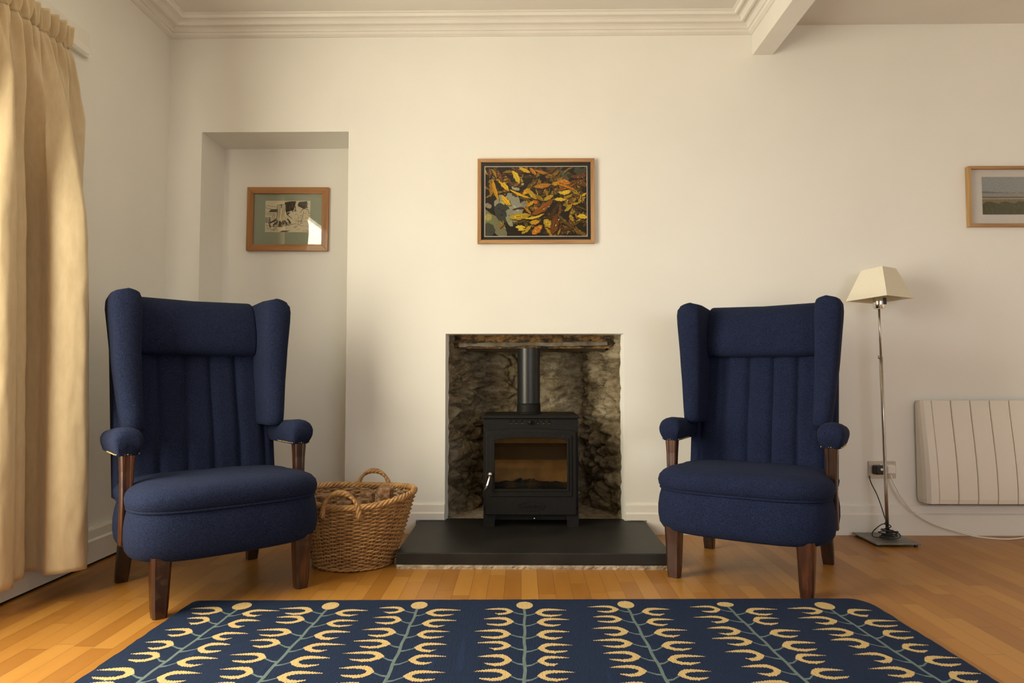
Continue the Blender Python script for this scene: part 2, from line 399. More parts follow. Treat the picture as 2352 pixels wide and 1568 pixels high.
struct(G().add([(XR, YF, 0), (XR, YB, 0), (XR, YB, ZC), (XR, YF, ZC)], [(0, 1, 2, 3)]).make('wall_right', M['wall_plain']))
struct(G().add([(XL, YF, 0), (XR, YF, 0), (XR, YB + .32, 0), (XL, YB + .32, 0)], [(0, 1, 2, 3)]).make('floor', M['floor']))
BX0, BX1, BZ = 1.288, 1.402, 2.634    # dropped beam
ZR = 2.803
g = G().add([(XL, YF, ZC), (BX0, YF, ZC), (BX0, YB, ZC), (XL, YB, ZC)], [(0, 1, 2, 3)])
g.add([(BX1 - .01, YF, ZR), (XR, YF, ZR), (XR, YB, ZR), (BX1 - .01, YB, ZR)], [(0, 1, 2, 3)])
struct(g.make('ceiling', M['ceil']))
struct(G().box(BX0, BX1, YF, YB, BZ, ZC + .02, .004).make('trim_1', M['trim']))
# moulded plaster cornice on three sides of the left-hand ceiling: profile (out from wall, height)
prof = [(0, 2.748), (.008, 2.748), (.024, 2.755), (.027, 2.768), (.036, 2.768), (.039, 2.782), (.048, 2.790), (.060, 2.794), (.073, 2.793), (.075, 2.783), (.086, 2.783), (.089, 2.798),
        (.098, 2.805), (.110, 2.808), (.122, 2.807), (.124, 2.799), (.134, 2.799), (.138, 2.812), (.150, 2.815), (.150, ZC + .004)]
path = [((XL, YF), (1, 0)), ((XL, YB), (1, -1)), ((BX0, YB), (-1, -1)), ((BX0, YF), (-1, 0))]
g = G(); g.loft([[(px + p * dx, py + p * dy, z) for p, z in prof] for (px, py), (dx, dy) in path], False, False)
struct(g.make('trim_2', M['trim']))
# skirting boards
def skirt(name, segs, z0=0.0):
    g = G()
    for (ax, ay), (bx, by), (nx, ny), zz in segs:
        pr = [(.024, zz), (.024, .108), (.015, .116), (.012, .152), (.008, .158), (0, .158)]
        g.loft([[(x + nx * p, y + ny * p, z) for p, z in pr] for x, y in ((ax, ay), (bx, by))], False, False)
        for x, y in ((ax, ay), (bx, by)):
            g.add([(x + nx * p, y + ny * p, z) for p, z in pr] + [(x, y, zz)], [tuple(range(7))])
    return struct(g.make(name, M['trim']))
skirt('baseboard_back', [((XL, YB), (AL[0], YB), (0, -1), 0), ((AL[1], YB), (-.568, YB), (0, -1), 0), ((-.568, YB), (FP[0], YB), (0, -1), .0755),
                         ((FP[1], YB), (.675, YB), (0, -1), .0755), ((.675, YB), (XR, YB), (0, -1), 0)])
g = G()
pr = [(.042, .012), (.042, .108), (.032, .116), (.028, .152), (.022, .160), (0, .160), (0, .012)]
g.loft([[(XL + p, y, z) for p, z in pr] for y in (YF, YB)])
struct(g.make('baseboard_left', M['trim']))
struct(G().box(XL, XL + .03, YF, YB, .0005, .0125).make('skirting_gap_shade', M['void']))  # black strip that paints the shadow gap between left skirting and floor

# windows: sash frames, sill, glass
def window(name, a0, a1, z0, z1, base, side, nv):
    w = struct(bpy.data.objects.new(name, None)); COL.objects.link(w)
    def bx(g, u0, u1, d0, d1, c0, c1, bev=.004):
        if side == 'L' and d0 > 0: d0, d1 = d0 - .08, d1 - .08
        if side == 'L': g.box(base - d1, base - d0, u0, u1, c0, c1, bev)
        else: g.box(u0, u1, base - d1, base - d0, c0, c1, bev)
    g = G(); f = .06
    bx(g, a0, a0 + f, .14, .2, z0, z1); bx(g, a1 - f, a1, .14, .2, z0, z1); bx(g, a0 + .02, a1 - .02, .139, .201, z1 - f, z1); bx(g, a0 + .02, a1 - .02, .139, .201, z0, z0 + f)
    zm = z0 + (z1 - z0) * .52
    bx(g, a0 + .02, a1 - .02, .134, .206, zm - .025, zm + .025)
    for k in range(1, nv):
        u = a0 + (a1 - a0) * k / nv; bx(g, u - .03, u + .03, .137, .203, z0 + .02, z1 - .02)
    struct(g.make('window_frame', M['trim'], w))
    g = G(); bx(g, a0 - .05, a1 + .05, -.05, .14, z0 - .03, z0, .006); struct(g.make('window_sill', M['trim'], w))
    g = G(); bx(g, a0 + .01, a1 - .01, .168, .172, z0 + .01, z1 - .01, 0); struct(g.make('window_pane', M['winglass'], w))
window('window_1', *WIN1, XL, 'L', 2)
window('window_2', *WIN2, YF, 'B', 3)

# ------------------------------------------------------------------ fireplace recess
rec = struct(bpy.data.objects.new('fireplace_recess', None)); COL.objects.link(rec)
corner = [(-.425, YB + .05), (-.405, 3.86), (-.245, 4.20), (.40, 4.22), (.545, 3.86), (.575, YB + .05)]
seglen = [math.dist(corner[i], corner[i + 1]) for i in range(5)]; tot = sum(seglen)
def recpt(u):
    d = u * tot
    for i in range(5):
        if d <= seglen[i] or i == 4:
            k = d / seglen[i]; a, b = corner[i], corner[i + 1]
            return a[0] + (b[0] - a[0]) * k, a[1] + (b[1] - a[1]) * k, i
        d -= seglen[i]
def recf(u, v):
    x, y, i = recpt(u); z = .03 + v * 1.12; d = u * tot
    cx, cyy = .07, 3.95
    n = Vector((cx - x, cyy - y)).normalized()
    q = Vector((d / .17, z / .085 + .6 * noise.noise((d * 3, z * 3, 5)), 1.7))
    dd = noise.voronoi(q + Vector((.5 * noise.noise(q * 1.3), .5 * noise.noise(q * 1.3 + Vector((7, 3, 1))), 0)))[0]
    stone = min(.34, dd[1] - dd[0]) / .34
    h = .040 * (stone ** .6) + .030 * noise.noise((d * 5, z * 6, 2)) + .014 * noise.noise((d * 19, z * 30, 4)) + .007 * noise.noise((d * 55, z * 75, 4))
    if u < .3 or u > .68: h *= 1.15
    h = max(h, -.03) * min(1, min(u, 1 - u) * 14 + .25)
    return (x + n.x * h, y + n.y * h, z)
struct(G().grid(recf, 230, 150).make('stone_wall', M['stone'], rec, True))
struct(G().grid(lambda u, v: (-.46 + 1.07 * u, 3.775 + .5 * v, .058 + .03 * v + .006 * noise.noise((u * 9, v * 9, 1))), 30, 16).make('mortar_floor', M['mortar'], rec, True))
def lint(u, v):
    x = -.44 + 1.02 * u; z = 1.005 + .13 * v
    return (x, 3.855 - .012 * v + .018 * noise.noise((x * 6, z * 9, 3)) + .010 * noise.noise((x * 25, z * 30, 8)) - .05 * (v > .9) * 0, z)
struct(G().grid(lint, 150, 24).make('lintel_stone', M['char'], rec, True))
struct(G().add([(-.5, 3.78, 1.125), (.65, 3.78, 1.125), (.65, 4.3, 1.125), (-.5, 4.3, 1.125)], [(0, 1, 2, 3)]).make('light_block_lid', M['void'], rec))  # unseen lid added to keep outside light from leaking into the recess
def slabring(z, sc=0):
    pts = []
    n = 44
    for k in range(n + 1):
        x = -.352 + .836 * k / n; pts.append((x, 3.838 + .010 * noise.noise((x * 20, 1, 1)) + sc, z + .007 * noise.noise((x * 9, 4, 2 + z * 60)) + .004 * noise.noise((x * 40, 2, z * 90)) + .008 * (x + .35)))
    for k in range(n + 1):
        x = .484 - .836 * k / n; pts.append((x, 3.93 + .27 * (1 - abs((x - .066) / .42) ** 2.2), z - .02 + .004 * noise.noise((x * 9, 2, 7))))
    return pts
struct(G().loft([slabring(1.014), slabring(1.032), slabring(1.036, .006)]).make('smoke_shelf', M['slab'], rec))

# hearth
h = thing('hearth', 'black slate hearth slab on a mortar bed in front of the stove', 'hearth', (.054, 3.4, 0))
g = G().box(-.554 - .054, .663 - .054, 3.05 - 3.4, 3.72 - 3.4, .020, .072, .004)
g.box(FP[0] + .004 - .054, FP[1] - .004 - .054, .31, .375, .020, .072, .002); g.make('slate_slab', M['slate'], h)
g = G()
n = 90
ring = lambda z, o: [(-.605 + 1.21 * k / n, -.343 - o + .004 * noise.noise((k * .7, z * 90, 3)), z + .0025 * noise.noise((k * .5, 9, z))) for k in range(n + 1)] + [(.605, .31, z), (-.605, .31, z)]
g.loft([ring(.0, .0) if False else [(x, y, 0) for x, y, z in ring(.0, .002)], ring(.012, .004), [(x, y, .0205) for x, y, z in ring(.02, .0)]]); g.make('mortar_bed', M['mortar'], h)

# ------------------------------------------------------------------ stove (local: x centre, y=0 at the front of the body, z=0 on the slate)
st = thing('wood_burning_stove', 'matt black cast iron wood-burning stove with a glazed door on the slate hearth', 'stove', (.050, 3.570, .072))
g = G(); wv = .246
g.box(-wv, -wv + .03, .004, .36, .055, .553, .004); g.box(wv - .03, wv, .004, .36, .055, .553, .004)
g.box(-wv + .02, wv - .02, .33, .36, .055, .553, .003); g.box(-wv + .02, wv - .02, .004, .36, .055, .075, .003); g.box(-wv + .02, wv - .02, .004, .36, .535, .553, .003)
# front plate with the door opening, and air slots cut as gaps between bars
g.box(-wv, wv, 0, .02, .055, .10, .003); g.box(-wv, wv, 0, .02, .470, .526, .002); g.box(-wv, wv, 0, .02, .548, .556, .002)
sl = [-.1015, -.072, -.042, .040, .070, .100]; ed = [-wv] + [e for q in sl for e in (q - .0065, q + .0065)] + [wv]
for a, b in zip(ed[0::2], ed[1::2]): g.box(a, b, 0, .02, .524, .550, .0015)
g.box(-wv, -wv + .035, 0, .02, .09, .471, .001); g.box(wv - .035, wv, 0, .02, .09, .471, .001)
g.make('stove_body', M['iron'], st)
G().box(-.235, .235, .022, .03, .518, .552).make('air_slide', M['brick'], st)
g = G(); zt = .556
g.loft([[(x, y, z) for x, y in rrect(-.254 + i, .254 - i, -.012 + i, .372 - i, .006, 2)] for i, z in ((.006, zt), (0, zt + .004), (0, zt + .010), (.006, zt + .016))]); g.make('top_plate', M['iron'], st, False)
def arch(x0, x1, z0, zs, rise, n=16):
    p = [(x0, z0), (x1, z0)]
    return p + [(x1 + (x0 - x1) * k / n, zs + rise * (1 - (2 * k / n - 1) ** 2)) for k in range(n + 1)]
dr = bpy.data.objects.new('door', None); COL.objects.link(dr); dr.parent = st
dx = .000
do = G()
do.prism(arch(-.234, .234, .064, .492, .014), -.020, .0, arch(-.187, .187, .196, .448, .014), .004)
do.prism(arch(-.212, .212, .158, .472, .014), -.026, -.018, arch(-.187, .187, .196, .448, .014), .003)
do.prism(arch(-.196, .196, .186, .458, .014), -.031, -.022, arch(-.187, .187, .196, .448, .014), .002)
d = do.make('door_frame', M['iron'], dr)
bpy.data.objects.remove(d); bpy.data.objects.remove(dr)
door = do.make('door', M['iron'], st)
G().prism(arch(-.189, .189, .194, .450, .014), -.010, -.006).make('door_glass', M['stoveglass'], door)
g = G(); hx, hz = -.208, .276
g.ball((hx, -.052, hz), .0125, 14)
g.tube([(hx, -.052, hz), (hx - .006, -.058, hz - .022), (hx - .014, -.064, hz - .050), (hx - .023, -.068, hz - .080)], [.005, .0055, .007, .0082], 10)
g.tube([(hx, -.02, hz), (hx, -.05, hz)], .006, 8); g.make('door_handle', M['chrome'], door, True)
# oval badge with its raised lettering
g = G(); nn = 40
def oval(a, b, y): return [(a * cos(2 * pi * k / nn), y, .110 + b * sin(2 * pi * k / nn)) for k in range(nn)]
g.loft([oval(.071, .024, -.0195), oval(.071, .024, -.024), oval(.066, .0205, -.024), oval(.066, .0205, -.0205)], False)
cu = bpy.data.curves.new('badge_text', 'FONT'); cu.body = 'Hamlet'; cu.size = .0345; cu.align_x = 'CENTER'; cu.align_y = 'CENTER'; cu.extrude = .0022; cu.space_character = 1.08
to = bpy.data.objects.new('badge_text', cu); COL.objects.link(to)
dg = bpy.context.evaluated_depsgraph_get(); tm = bpy.data.meshes.new_from_object(to.evaluated_get(dg))
mt = Matrix.Translation((0, -.0215, .109)) @ Matrix.Rotation(pi / 2, 4, 'X')
g.add([(mt @ v.co)[:] for v in tm.vertices], [list(p.vertices) for p in tm.polygons])
bpy.data.objects.remove(to); bpy.data.meshes.remove(tm)
g.make('badge', M['iron'], door)
g = G(); g.ball((-.004, -.012, .538), .012, 14); g.tube([(-.004, .01, .538), (-.004, -.01, .538)], .005); g.make('air_knob', M['iron'], st, True)
g = G(); g.tube([(.018, .03, .046), (.018, -.012, .046)], .004, 8); g.ball((.018, -.014, .046), .0055, 10); g.make('riddling_knob', M['chrome'], st, True)
g = G(); g.tube([(wv - .005, .10, .158), (wv + .014, .10, .158)], .005, 8); g.make('side_bolt', M['brass'], st, True)
for sx_ in (-1, 1):
    for y_ in (.0, .30):
        g = G()
        a = [(sx_ * wv, y_), (sx_ * (wv - .066), y_), (sx_ * (wv - .066), y_ + .05), (sx_ * wv, y_ + .05)]
        b = [(sx_ * wv, y_), (sx_ * (wv - .058), y_), (sx_ * (wv - .058), y_ + .05), (sx_ * wv, y_ + .05)]
        g.loft([[(x, y, 0) for x, y in b], [(x, y, .030) for x, y in b], [(x, y, .058) for x, y in a]]); g.make('leg', M['iron'], st)
G().box(-.215, .215, .02, .045, .030, .056, .004).make('ash_lip', M['iron'], st)
g = G(); g.box(-.21, .21, .30, .328, .08, .53); g.make('fire_brick', M['brick'], st)
g = G(); g.box(-.215, .215, .12, .30, .375, .400); g.box(-.215, .215, .115, .125, .33, .40); g.make('baffle', M['void'], st)
g = G()
g.grid(lambda u, v: (-.21 + .42 * u, .03 + .27 * v, .185 + .004 * noise.noise((u * 40, v * 30, 1)) + .012 * noise.noise((u * 9, v * 6, 1)) + .026 * math.exp(-((u - .42) / .24) ** 2) * sin(pi * v) * (1 + .9 * noise.noise((u * 14, v * 5, 6)))), 60, 30); g.make('ash_heap', M['ash'], st, True)
G().box(-.20, .20, .03, .045, .20, .222, .003).make('log_guard', M['iron'], st)
g = G(); fy = .245
g.lathe([(.063, zt + .02), (.063, .93)], 40, Matrix.Translation((-.008, fy, 0))); g.make('flue_pipe', M['flue'], st, True)
g = G(); g.lathe([(.074, zt + .012), (.074, zt + .020), (.066, zt + .024), (.0655, zt + .060), (.0635, zt + .064), (.0645, zt + .066), (.0645, zt + .070), (.063, zt + .072)], 40, Matrix.Translation((-.008, fy, 0))); g.make('flue_collar', M['iron'], st, True, 40)

# ------------------------------------------------------------------ armchairs (local: front towards -y)
def seatplan(scale, n=72, bow=.030):
    pts = []
    for k in range(n):
        a = 2 * pi * k / n; c, s_ = cos(a), sin(a); e = 2 / 4.6
        x = .358 * math.copysign(abs(c) ** e, c); y = -.035 + .280 * math.copysign(abs(s_) ** e, s_)
        if y < 0: y -= bow * (1 - min(1, (x / .358) ** 2)) * min(1, -y / .2)
        x *= 1 - .085 * math.exp(-((y + .06) / .042) ** 2) - (.03 if y > 0 else 0)
        pts.append((x * scale, (y + .035) * scale - .035))
    return pts
BF = lambda z: .160 + (z - .43) * .215        # front surface of the back
def armchair(label, loc, rz):
    ch = thing('wing_armchair', label, 'armchair', loc, rz, 'navy wing armchairs')
    g = G(); g.loft([[(x, y, z) for x, y in seatplan(sc)] for z, sc in ((.193, .84), (.194, .90), (.202, .95), (.222, .985), (.255, 1.0), (.295, 1.0), (.335, .985), (.362, .965), (.372, .95))])
    g.make('seat_base', M['navy'], ch, True)
    g = G(); rr = []
    for z, sc in ((.371, .945), (.374, .968), (.388, .99), (.408, 1.0), (.428, .985), (.444, .945), (.455, .88), (.462, .78), (.466, .6), (.468, .3), (.468, .05)):
        rr.append([(x, y, z - .016 * max(0, (y - .0) / .25) * (z > .42) - .004 * (x / .36) ** 2 + .0025 * noise.noise((x * 11, y * 11, z * 3))) for x, y in seatplan(sc)])
    g.loft(rr); g.make('seat_cushion', M['navy'], ch, True)
    G().tube([(x, y, .371) for x, y in seatplan(.972)], .0048, 6, True).make('seat_piping', M['navy'], ch, True)
    # channelled back
    zs = [.36 + .82 * k / 40 for k in range(41)]; hw = .325; nx = 132
    rings = []
    for z in zs:
        yf = BF(z); r = []
        for k in range(nx + 1):
            x = -hw + 2 * hw * k / nx; q = (x / .110 + .5) % 1.0; g_ = min(q, 1 - q) * 2
            bul = .018 * (1 - (1 - min(1, g_ * 1.25)) ** 2.6)
            edge = max(0, (abs(x) - .26) / .065)
            lum = .012 * math.exp(-((z - .60) / .13) ** 2)
            r.append((x, yf + .012 - bul - lum + .030 * edge ** 2, z))
        for k in range(9):
            u = k / 8; x = hw - 2 * hw * u; r.append((x, yf + .115 - .02 * abs(2 * u - 1) ** 3, z))
        rings.append(r)
    g = G(); g.loft(rings); g.make('backrest', M['navy'], ch, True, 60)
    # headrest roll
    g = G(); rr = []; wid = .252
    prof_ = [(.948, .018), (.942, -.012), (.948, -.036), (.970, -.055), (1.01, -.066), (1.06, -.070), (1.11, -.064), (1.155, -.048), (1.182, -.020), (1.192, .02), (1.190, .07), (1.178, .108), (1.10, .112), (1.0, .10)]
    prof_ = [(p.x, p.y) for p in chaikin([Vector(p) for p in prof_], 1)]
    for k, sc in ((-1, .80), (-.995, .93), (-.975, .985), (-.94, 1), (-.5, 1), (0, 1), (.5, 1), (.94, 1), (.975, .985), (.995, .93), (1, .80)):
        rr.append([(k * wid, BF(z) + .03 + (dy - .03) * sc - .004 * (1 - k * k), 1.065 + (z - 1.065) * (1 - (1 - sc) * .35) + .006 * abs(k) * (z > 1.1)) for z, dy in prof_])
    g.loft(rr); g.make('headrest', M['navy'], ch, True)
    G().tube([(x, BF(.946) - .012 + .022 * (x / .25) ** 6, .944) for x in [-.25 + .5 * k / 30 for k in range(31)]], .0045, 6).make('headrest_piping', M['navy'], ch, True)
    # wings
    outx = [(.60, .318), (.66, .322), (.75, .334), (.90, .350), (1.05, .362), (1.13, .369), (1.17, .368), (1.21, .362)]
    inx = [(.60, .240), (.75, .246), (.95, .250), (1.2, .252)]
    fr = [(.60, .042), (.68, .052), (.80, .082), (.95, .098), (1.08, .098), (1.15, .100), (1.21, .112)]
    for sgn in (-1, 1):
        rr = []
        for z, sh in ((.632, .62), (.636, .90), (.650, 1), (.70, 1), (.76, 1), (.83, 1), (.90, 1), (.97, 1), (1.04, 1), (1.10, 1), (1.145, 1), (1.172, .985), (1.190, .945), (1.200, .87), (1.206, .72), (1.208, .45)):
            o_, i_, f_ = interp(outx, z), interp(inx, z), interp(fr, z); b_ = BF(min(z, 1.19)) + .105
            q = [(i_, f_ + .03), (i_ + .012, f_ + .006), ((i_ + o_) / 2, f_ - .006), (o_ - .014, f_ + .002), (o_, f_ + .028), (o_ - .006, (f_ + b_) / 2), (o_ - .03, b_ - .01), (o_ - .05, b_), (i_, b_), (i_ - .004, (f_ + b_) / 2 + .02)]
            q = chaikin([Vector(p) for p in q], 2); cx = sum(p.x for p in q) / len(q); cyy = sum(p.y for p in q) / len(q)
            rr.append([(sgn * (cx + (p.x - cx) * sh), cyy + (p.y - cyy) * (sh * .4 + .6 if sh < .9 else sh), z - .016 * max(0, (p.y - .2) / .2) * (z > 1.14) - .010 * (z > 1.18) * abs(p.x - cx) / .06) for p in q])
        g = G(); g.loft(rr); w = g.make('wing', M['navy'], ch, True)
        # piping seam down the outer edge of the wing
        # arm pad with its row of brass nails
        rr = []
        for y, s1, s2, dz in ((.20, .86, .8, -.004), (.12, .9, .9, 0), (.06, .95, .96, 0), (.0, 1.0, 1.0, 0), (-.035, 1.05, 1.03, .001), (-.062, 1.06, 1.02, .0), (-.082, 1.03, .98, -.002), (-.096, .97, .90, -.008), (-.103, .88, .74, -.018), (-.105, .7, .5, -.026)):
            sec = [(-.036, 0), (-.040, .012), (-.050, .045), (-.049, .074), (-.034, .096), (0, .105), (.034, .096), (.049, .074), (.050, .045), (.040, .012), (.036, 0), (0, -.001)]
            sec = chaikin([Vector(p) for p in sec], 1)
            rr.append([(sgn * .335 + p.x * s1, y + (.026 * max(0, 1 - p.y / .06) if y < -.05 else 0), .556 + p.y * s2) for p in sec])
        g = G(); g.loft(rr); pad = g.make('arm_pad', M['navy'], ch, True)
        g = G()
        pth = [(sgn * .335 - .0395, .07 - .0145 * k) for k in range(10)] + [(sgn * .335 - .0375 + .0094 * k, -.0835 + .0028 * abs(k - 4) ** 1.2 * .5) for k in range(9)] + [(sgn * .335 + .0395, -.0605 + .0145 * k) for k in range(10)]
        for x, y in pth: g.ball((x, y, .5635), .0037, 6)
        g.make('nail_trim', M['brass'], pad, True)
        # arm post
        rr = []
        for z, dy, w_ in ((.23, -.060, .021), (.30, -.064, .021), (.37, -.065, .0205), (.44, -.062, .0205), (.50, -.060, .022), (.558, -.060, .025)):
            rr.append([(sgn * .334 + p[0], dy + p[1], z) for p in ((-w_, -w_ + .005), (-w_ + .005, -w_), (-.010, -w_), (-.008, -w_ + .003), (.008, -w_ + .003), (.010, -w_), (w_ - .005, -w_), (w_, -w_ + .005), (w_, w_ - .005), (w_ - .005, w_), (-w_ + .005, w_), (-w_, w_ - .005))])
        g = G(); g.loft(rr); g.make('arm_post', M['mahog'], ch)
        # legs
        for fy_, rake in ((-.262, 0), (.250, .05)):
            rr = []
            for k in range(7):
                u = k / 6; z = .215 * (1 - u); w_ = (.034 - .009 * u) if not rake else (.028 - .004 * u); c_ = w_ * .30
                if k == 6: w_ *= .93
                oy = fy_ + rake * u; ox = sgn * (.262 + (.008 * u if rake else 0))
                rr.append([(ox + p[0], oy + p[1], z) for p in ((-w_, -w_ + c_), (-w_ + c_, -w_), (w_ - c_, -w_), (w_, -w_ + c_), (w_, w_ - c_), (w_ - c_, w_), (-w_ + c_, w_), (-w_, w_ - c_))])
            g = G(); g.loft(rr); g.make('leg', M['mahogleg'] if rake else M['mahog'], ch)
    return ch
armchair('navy wool wing armchair left of the stove, beside the cream curtain and basket', (-1.262, 2.813, 0), R(41.6))
armchair('navy wool wing armchair right of the stove, in front of the floor lamp', (1.012, 3.048, 0), R(-30.9))

# ------------------------------------------------------------------ log basket
bk = thing('log_basket', 'oval brown wicker log basket with two looped handles beside the hearth', 'basket', (-.768, 3.165, 0), R(-6))
H = .300
def brim(a, t):     # basket wall point at angle a, height fraction t
    ax = .176 + (.258 - .176) * t ** .85; ay = .168 + (.222 - .168) * t ** .85
    z = .006 + (H + .012 * cos(2 * a) + .014 * sin(a)) * t
    return Vector((ax * cos(a) + .018 * t, ay * sin(a), z))
g = G(); NS, NW = 40, 34
for w in range(NW):
    tt = (w + .5) / NW; pts = []; off = random.uniform(-.12, .12)
    for k in range(NS * 3):
        a = 2 * pi * k / (NS * 3); p = brim(a, tt + .0016 * sin(a * 5 + w)); nrm = Vector((cos(a), sin(a), 0))
        ph = cos(a * NS / 2 + pi * w)
        pts.append(p + nrm * .0078 * ph)
    g.tube(pts, .0037 + random.uniform(-.0006, .0006), 5, True)
g.make('woven_side', M['wicker'], bk, True)
g = G()
for k in range(NS):
    a = 2 * pi * (k + .0) / NS * 1.0
    g.tube([brim(a, q / 8) for q in range(9)], .0036, 5)
g.make('stakes', M['wickerdark'], bk, True)
g = G()
for q in range(4):
    pts = []
    for k in range(200):
        a = 2 * pi * k / 200; p = brim(a, 1.0); tw = a * 17 + q * pi / 2; nrm = Vector((cos(a), sin(a), 0))
        pts.append(p + nrm * .0085 * cos(tw) + Vector((0, 0, .0085 * sin(tw) + .006)))
    g.tube(pts, .0068, 6, True)
for q in range(2):     # foot braid
    pts = [brim(2 * pi * k / 160, .0) + Vector((cos(2 * pi * k / 160), sin(2 * pi * k / 160), 0)) * .005 * cos(k * .7 + q * pi) + Vector((0, 0, .0035 + .003 * sin(k * .7 + q * pi))) for k in range(160)]
    g.tube(pts, .0055, 5, True)
g.make('rim', M['wicker'], bk, True)
G().loft([[(brim(2 * pi * k / 40, 0) * .97 + Vector((0, 0, z)))[:] for k in range(40)] for z in (.004, .012)]).make('basket_base', M['wickerdark'], bk)
for sgn, hh in ((-1, .062), (1, .066)):
    g = G(); a0 = sgn * pi / 2 - .0; c0 = brim(a0, 1.0)
    for q in range(4):
        pts = []
        for k in range(61):
            u = k / 60; ang = pi * u; tw = u * 22 + q * pi / 2
            base_ = Vector((c0.x - .082 * cos(ang), c0.y + sgn * .004 * sin(ang) - sgn * (.02 * (1 - sin(ang)) if False else 0), c0.z - .035 + (hh + .045) * sin(ang) ** .8))
            nx_ = Vector((cos(ang), 0, sin(ang) + .01)).normalized(); ny_ = Vector((0, 1, 0))
            pts.append(base_ + (nx_ * cos(tw) + ny_ * sin(tw)) * .0072)
        g.tube(pts, .0066, 6)
    g.make('handle', M['wicker'], bk, True)

# pressed wood briquettes standing in the basket
def briquette(x, y, rx, ry, rz, L, w, label):
    g = G(); w2_ = w / 2
    pl = [(w2_ * q, p * w2_) for q, p in ((1, .55), (.55, 1), (-.55, 1), (-1, .55), (-1, -.55), (-.55, -1), (.55, -1), (1, -.55))]
    rings = [[(px * s_, py * s_, z) for px, py in pl] for z, s_ in ((0, .93), (.006, 1), (L * .33, 1.0), (L * .66, 1.0), (L - .006, 1), (L, .94))]
    g.loft(rings); o = g.make('wood_briquette', M['briq'])
    c, s_ = cos(R(-6)), sin(R(-6)); o.rotation_euler = (R(rx), R(ry), R(rz))
    o.location = (-.768 + x * c - y * s_, 3.165 + x * s_ + y * c, 0)
    m = o.rotation_euler.to_matrix(); lo = min((m @ v.co).z for v in o.data.vertices); o.location.z = .0195 - lo
    tag(o, label, 'briquette', 'wood briquettes in the basket')
briquette(.112, .034, 2, 5, 8, .318, .070, 'brown pressed wood briquette standing tallest at the right end of the basket')
briquette(.032, .046, 1, 3, 12, .292, .068, 'brown wood briquette just left of the tallest one, at the back of the basket')
briquette(-.050, .056, 2, -2, 40, .286, .066, 'brown wood briquette set cornerwise against the far inside wall of the basket')
briquette(-.126, .000, 2, -4, 20, .284, .066, 'brown wood briquette at the left end of the basket, behind the front handle')
briquette(-.034, -.052, -2, 1, 12, .262, .068, 'low brown wood briquette just behind the basket front rim, under the front handle')
briquette(.050, -.048, -2, 2, 38, .272, .066, 'brown wood briquette set cornerwise near the front rim, right of the front handle')

# ------------------------------------------------------------------ framed pictures
def frame_geo(g, x0, x1, z0, z1, w, yb, yf, bev=.002):
    for a, b in (((x0, z0), (x1, z0)), ((x1, z0), (x1, z1)), ((x1, z1), (x0, z1)), ((x0, z1), (x0, z0))):
        pass
    o = [(x0, z0), (x1, z0), (x1, z1), (x0, z1)]; i = [(x0 + w, z0 + w), (x1 - w, z0 + w), (x1 - w, z1 - w), (x0 + w, z1 - w)]
    return g.prism(o, yf, yb, i, bev)
def miters(name, x0, x1, z0, z1, w, yb, yf, mh, parent):
    """four mitred lengths of moulding"""
    for k, poly in enumerate((((x0, z0), (x1, z0), (x1 - w, z0 + w), (x0 + w, z0 + w)), ((x1, z0), (x1, z1), (x1 - w, z1 - w), (x1 - w, z0 + w)),
                              ((x1, z1), (x0, z1), (x0 + w, z1 - w), (x1 - w, z1 - w)), ((x0, z1), (x0, z0), (x0 + w, z0 + w), (x0 + w, z1 - w)))):
        G().prism(list(poly), yf, yb, None, .0016).make(name, mh[k % 2], parent)
def leafpoly(x, z, ang, L, w, bend=0, n=10, wav=0):
    a, b = [], []
    for k in range(n + 1):
        u = k / n; wd = w * (sin(pi * min(1, u * .93 + .05)) ** .8) * (1 + wav * sin(u * 19 + x * 90)); an = ang + bend * (u - .5)
        cx, cz = x + L * u * cos(ang + bend * u * .5), z + L * u * sin(ang + bend * u * .5)
        a.append((cx - wd / 2 * sin(an), cz + wd / 2 * cos(an))); b.append((cx + wd / 2 * sin(an), cz - wd / 2 * cos(an)))
    return a + b[::-1]
M['pinev'] = wood('orange_pine_upright', (.17, .062, .014, 1), (.34, .145, .035, 1), (.46, .225, .065, 1), 'Z', .45, .15, 10)
M['oakv'] = wood('pale_oak_upright', (.27, .125, .045, 1), (.43, .235, .095, 1), (.52, .31, .14, 1), 'Z', .5, .1, 18)

# seaweed photograph above the stove
p = thing('framed_picture', 'oak framed photograph of golden seaweed on rocks, hung above the stove', 'picture', (.082, YB, 1.812))
w_, h_ = .322, .236
miters('frame', -w_, w_, -h_, h_, .0205, -.001, -.026, (M['oak'], M['oakv']), p)
G().box(-w_ + .018, w_ - .018, -.010, -.006, -h_ + .018, h_ - .018).make('mount', M['mountblack'], p)
pw, ph_ = .281, .1935
frame_geo(G(), -pw - .003, pw + .003, -ph_ - .003, ph_ + .003, .0035, -.009, -.0115, 0).make('mount_bevel', M['mountwhite'], p)
rs = random.Random(21); L = []
def c3(r, g_, b): return srgb(r, g_, b)
L.append(([(-pw, -ph_), (pw, -ph_), (pw, ph_), (-pw, ph_)], c3(30, 22, 12)))
def blob(x, z, a, b, rot, n=18, j=.14):
    return [(x + (a * cos(t_) * cos(rot) - b * sin(t_) * sin(rot)) * q, z + (a * cos(t_) * sin(rot) + b * sin(t_) * cos(rot)) * q) for t_, q in ((2 * pi * k / n, 1 + rs.uniform(-j, j)) for k in range(n))]
def P(px, py):        # picture zoom pixel -> local metres
    return ((px - 245) / 1650 * 2 * pw - pw, ph_ - (py - 238) / 1125 * 2 * ph_)
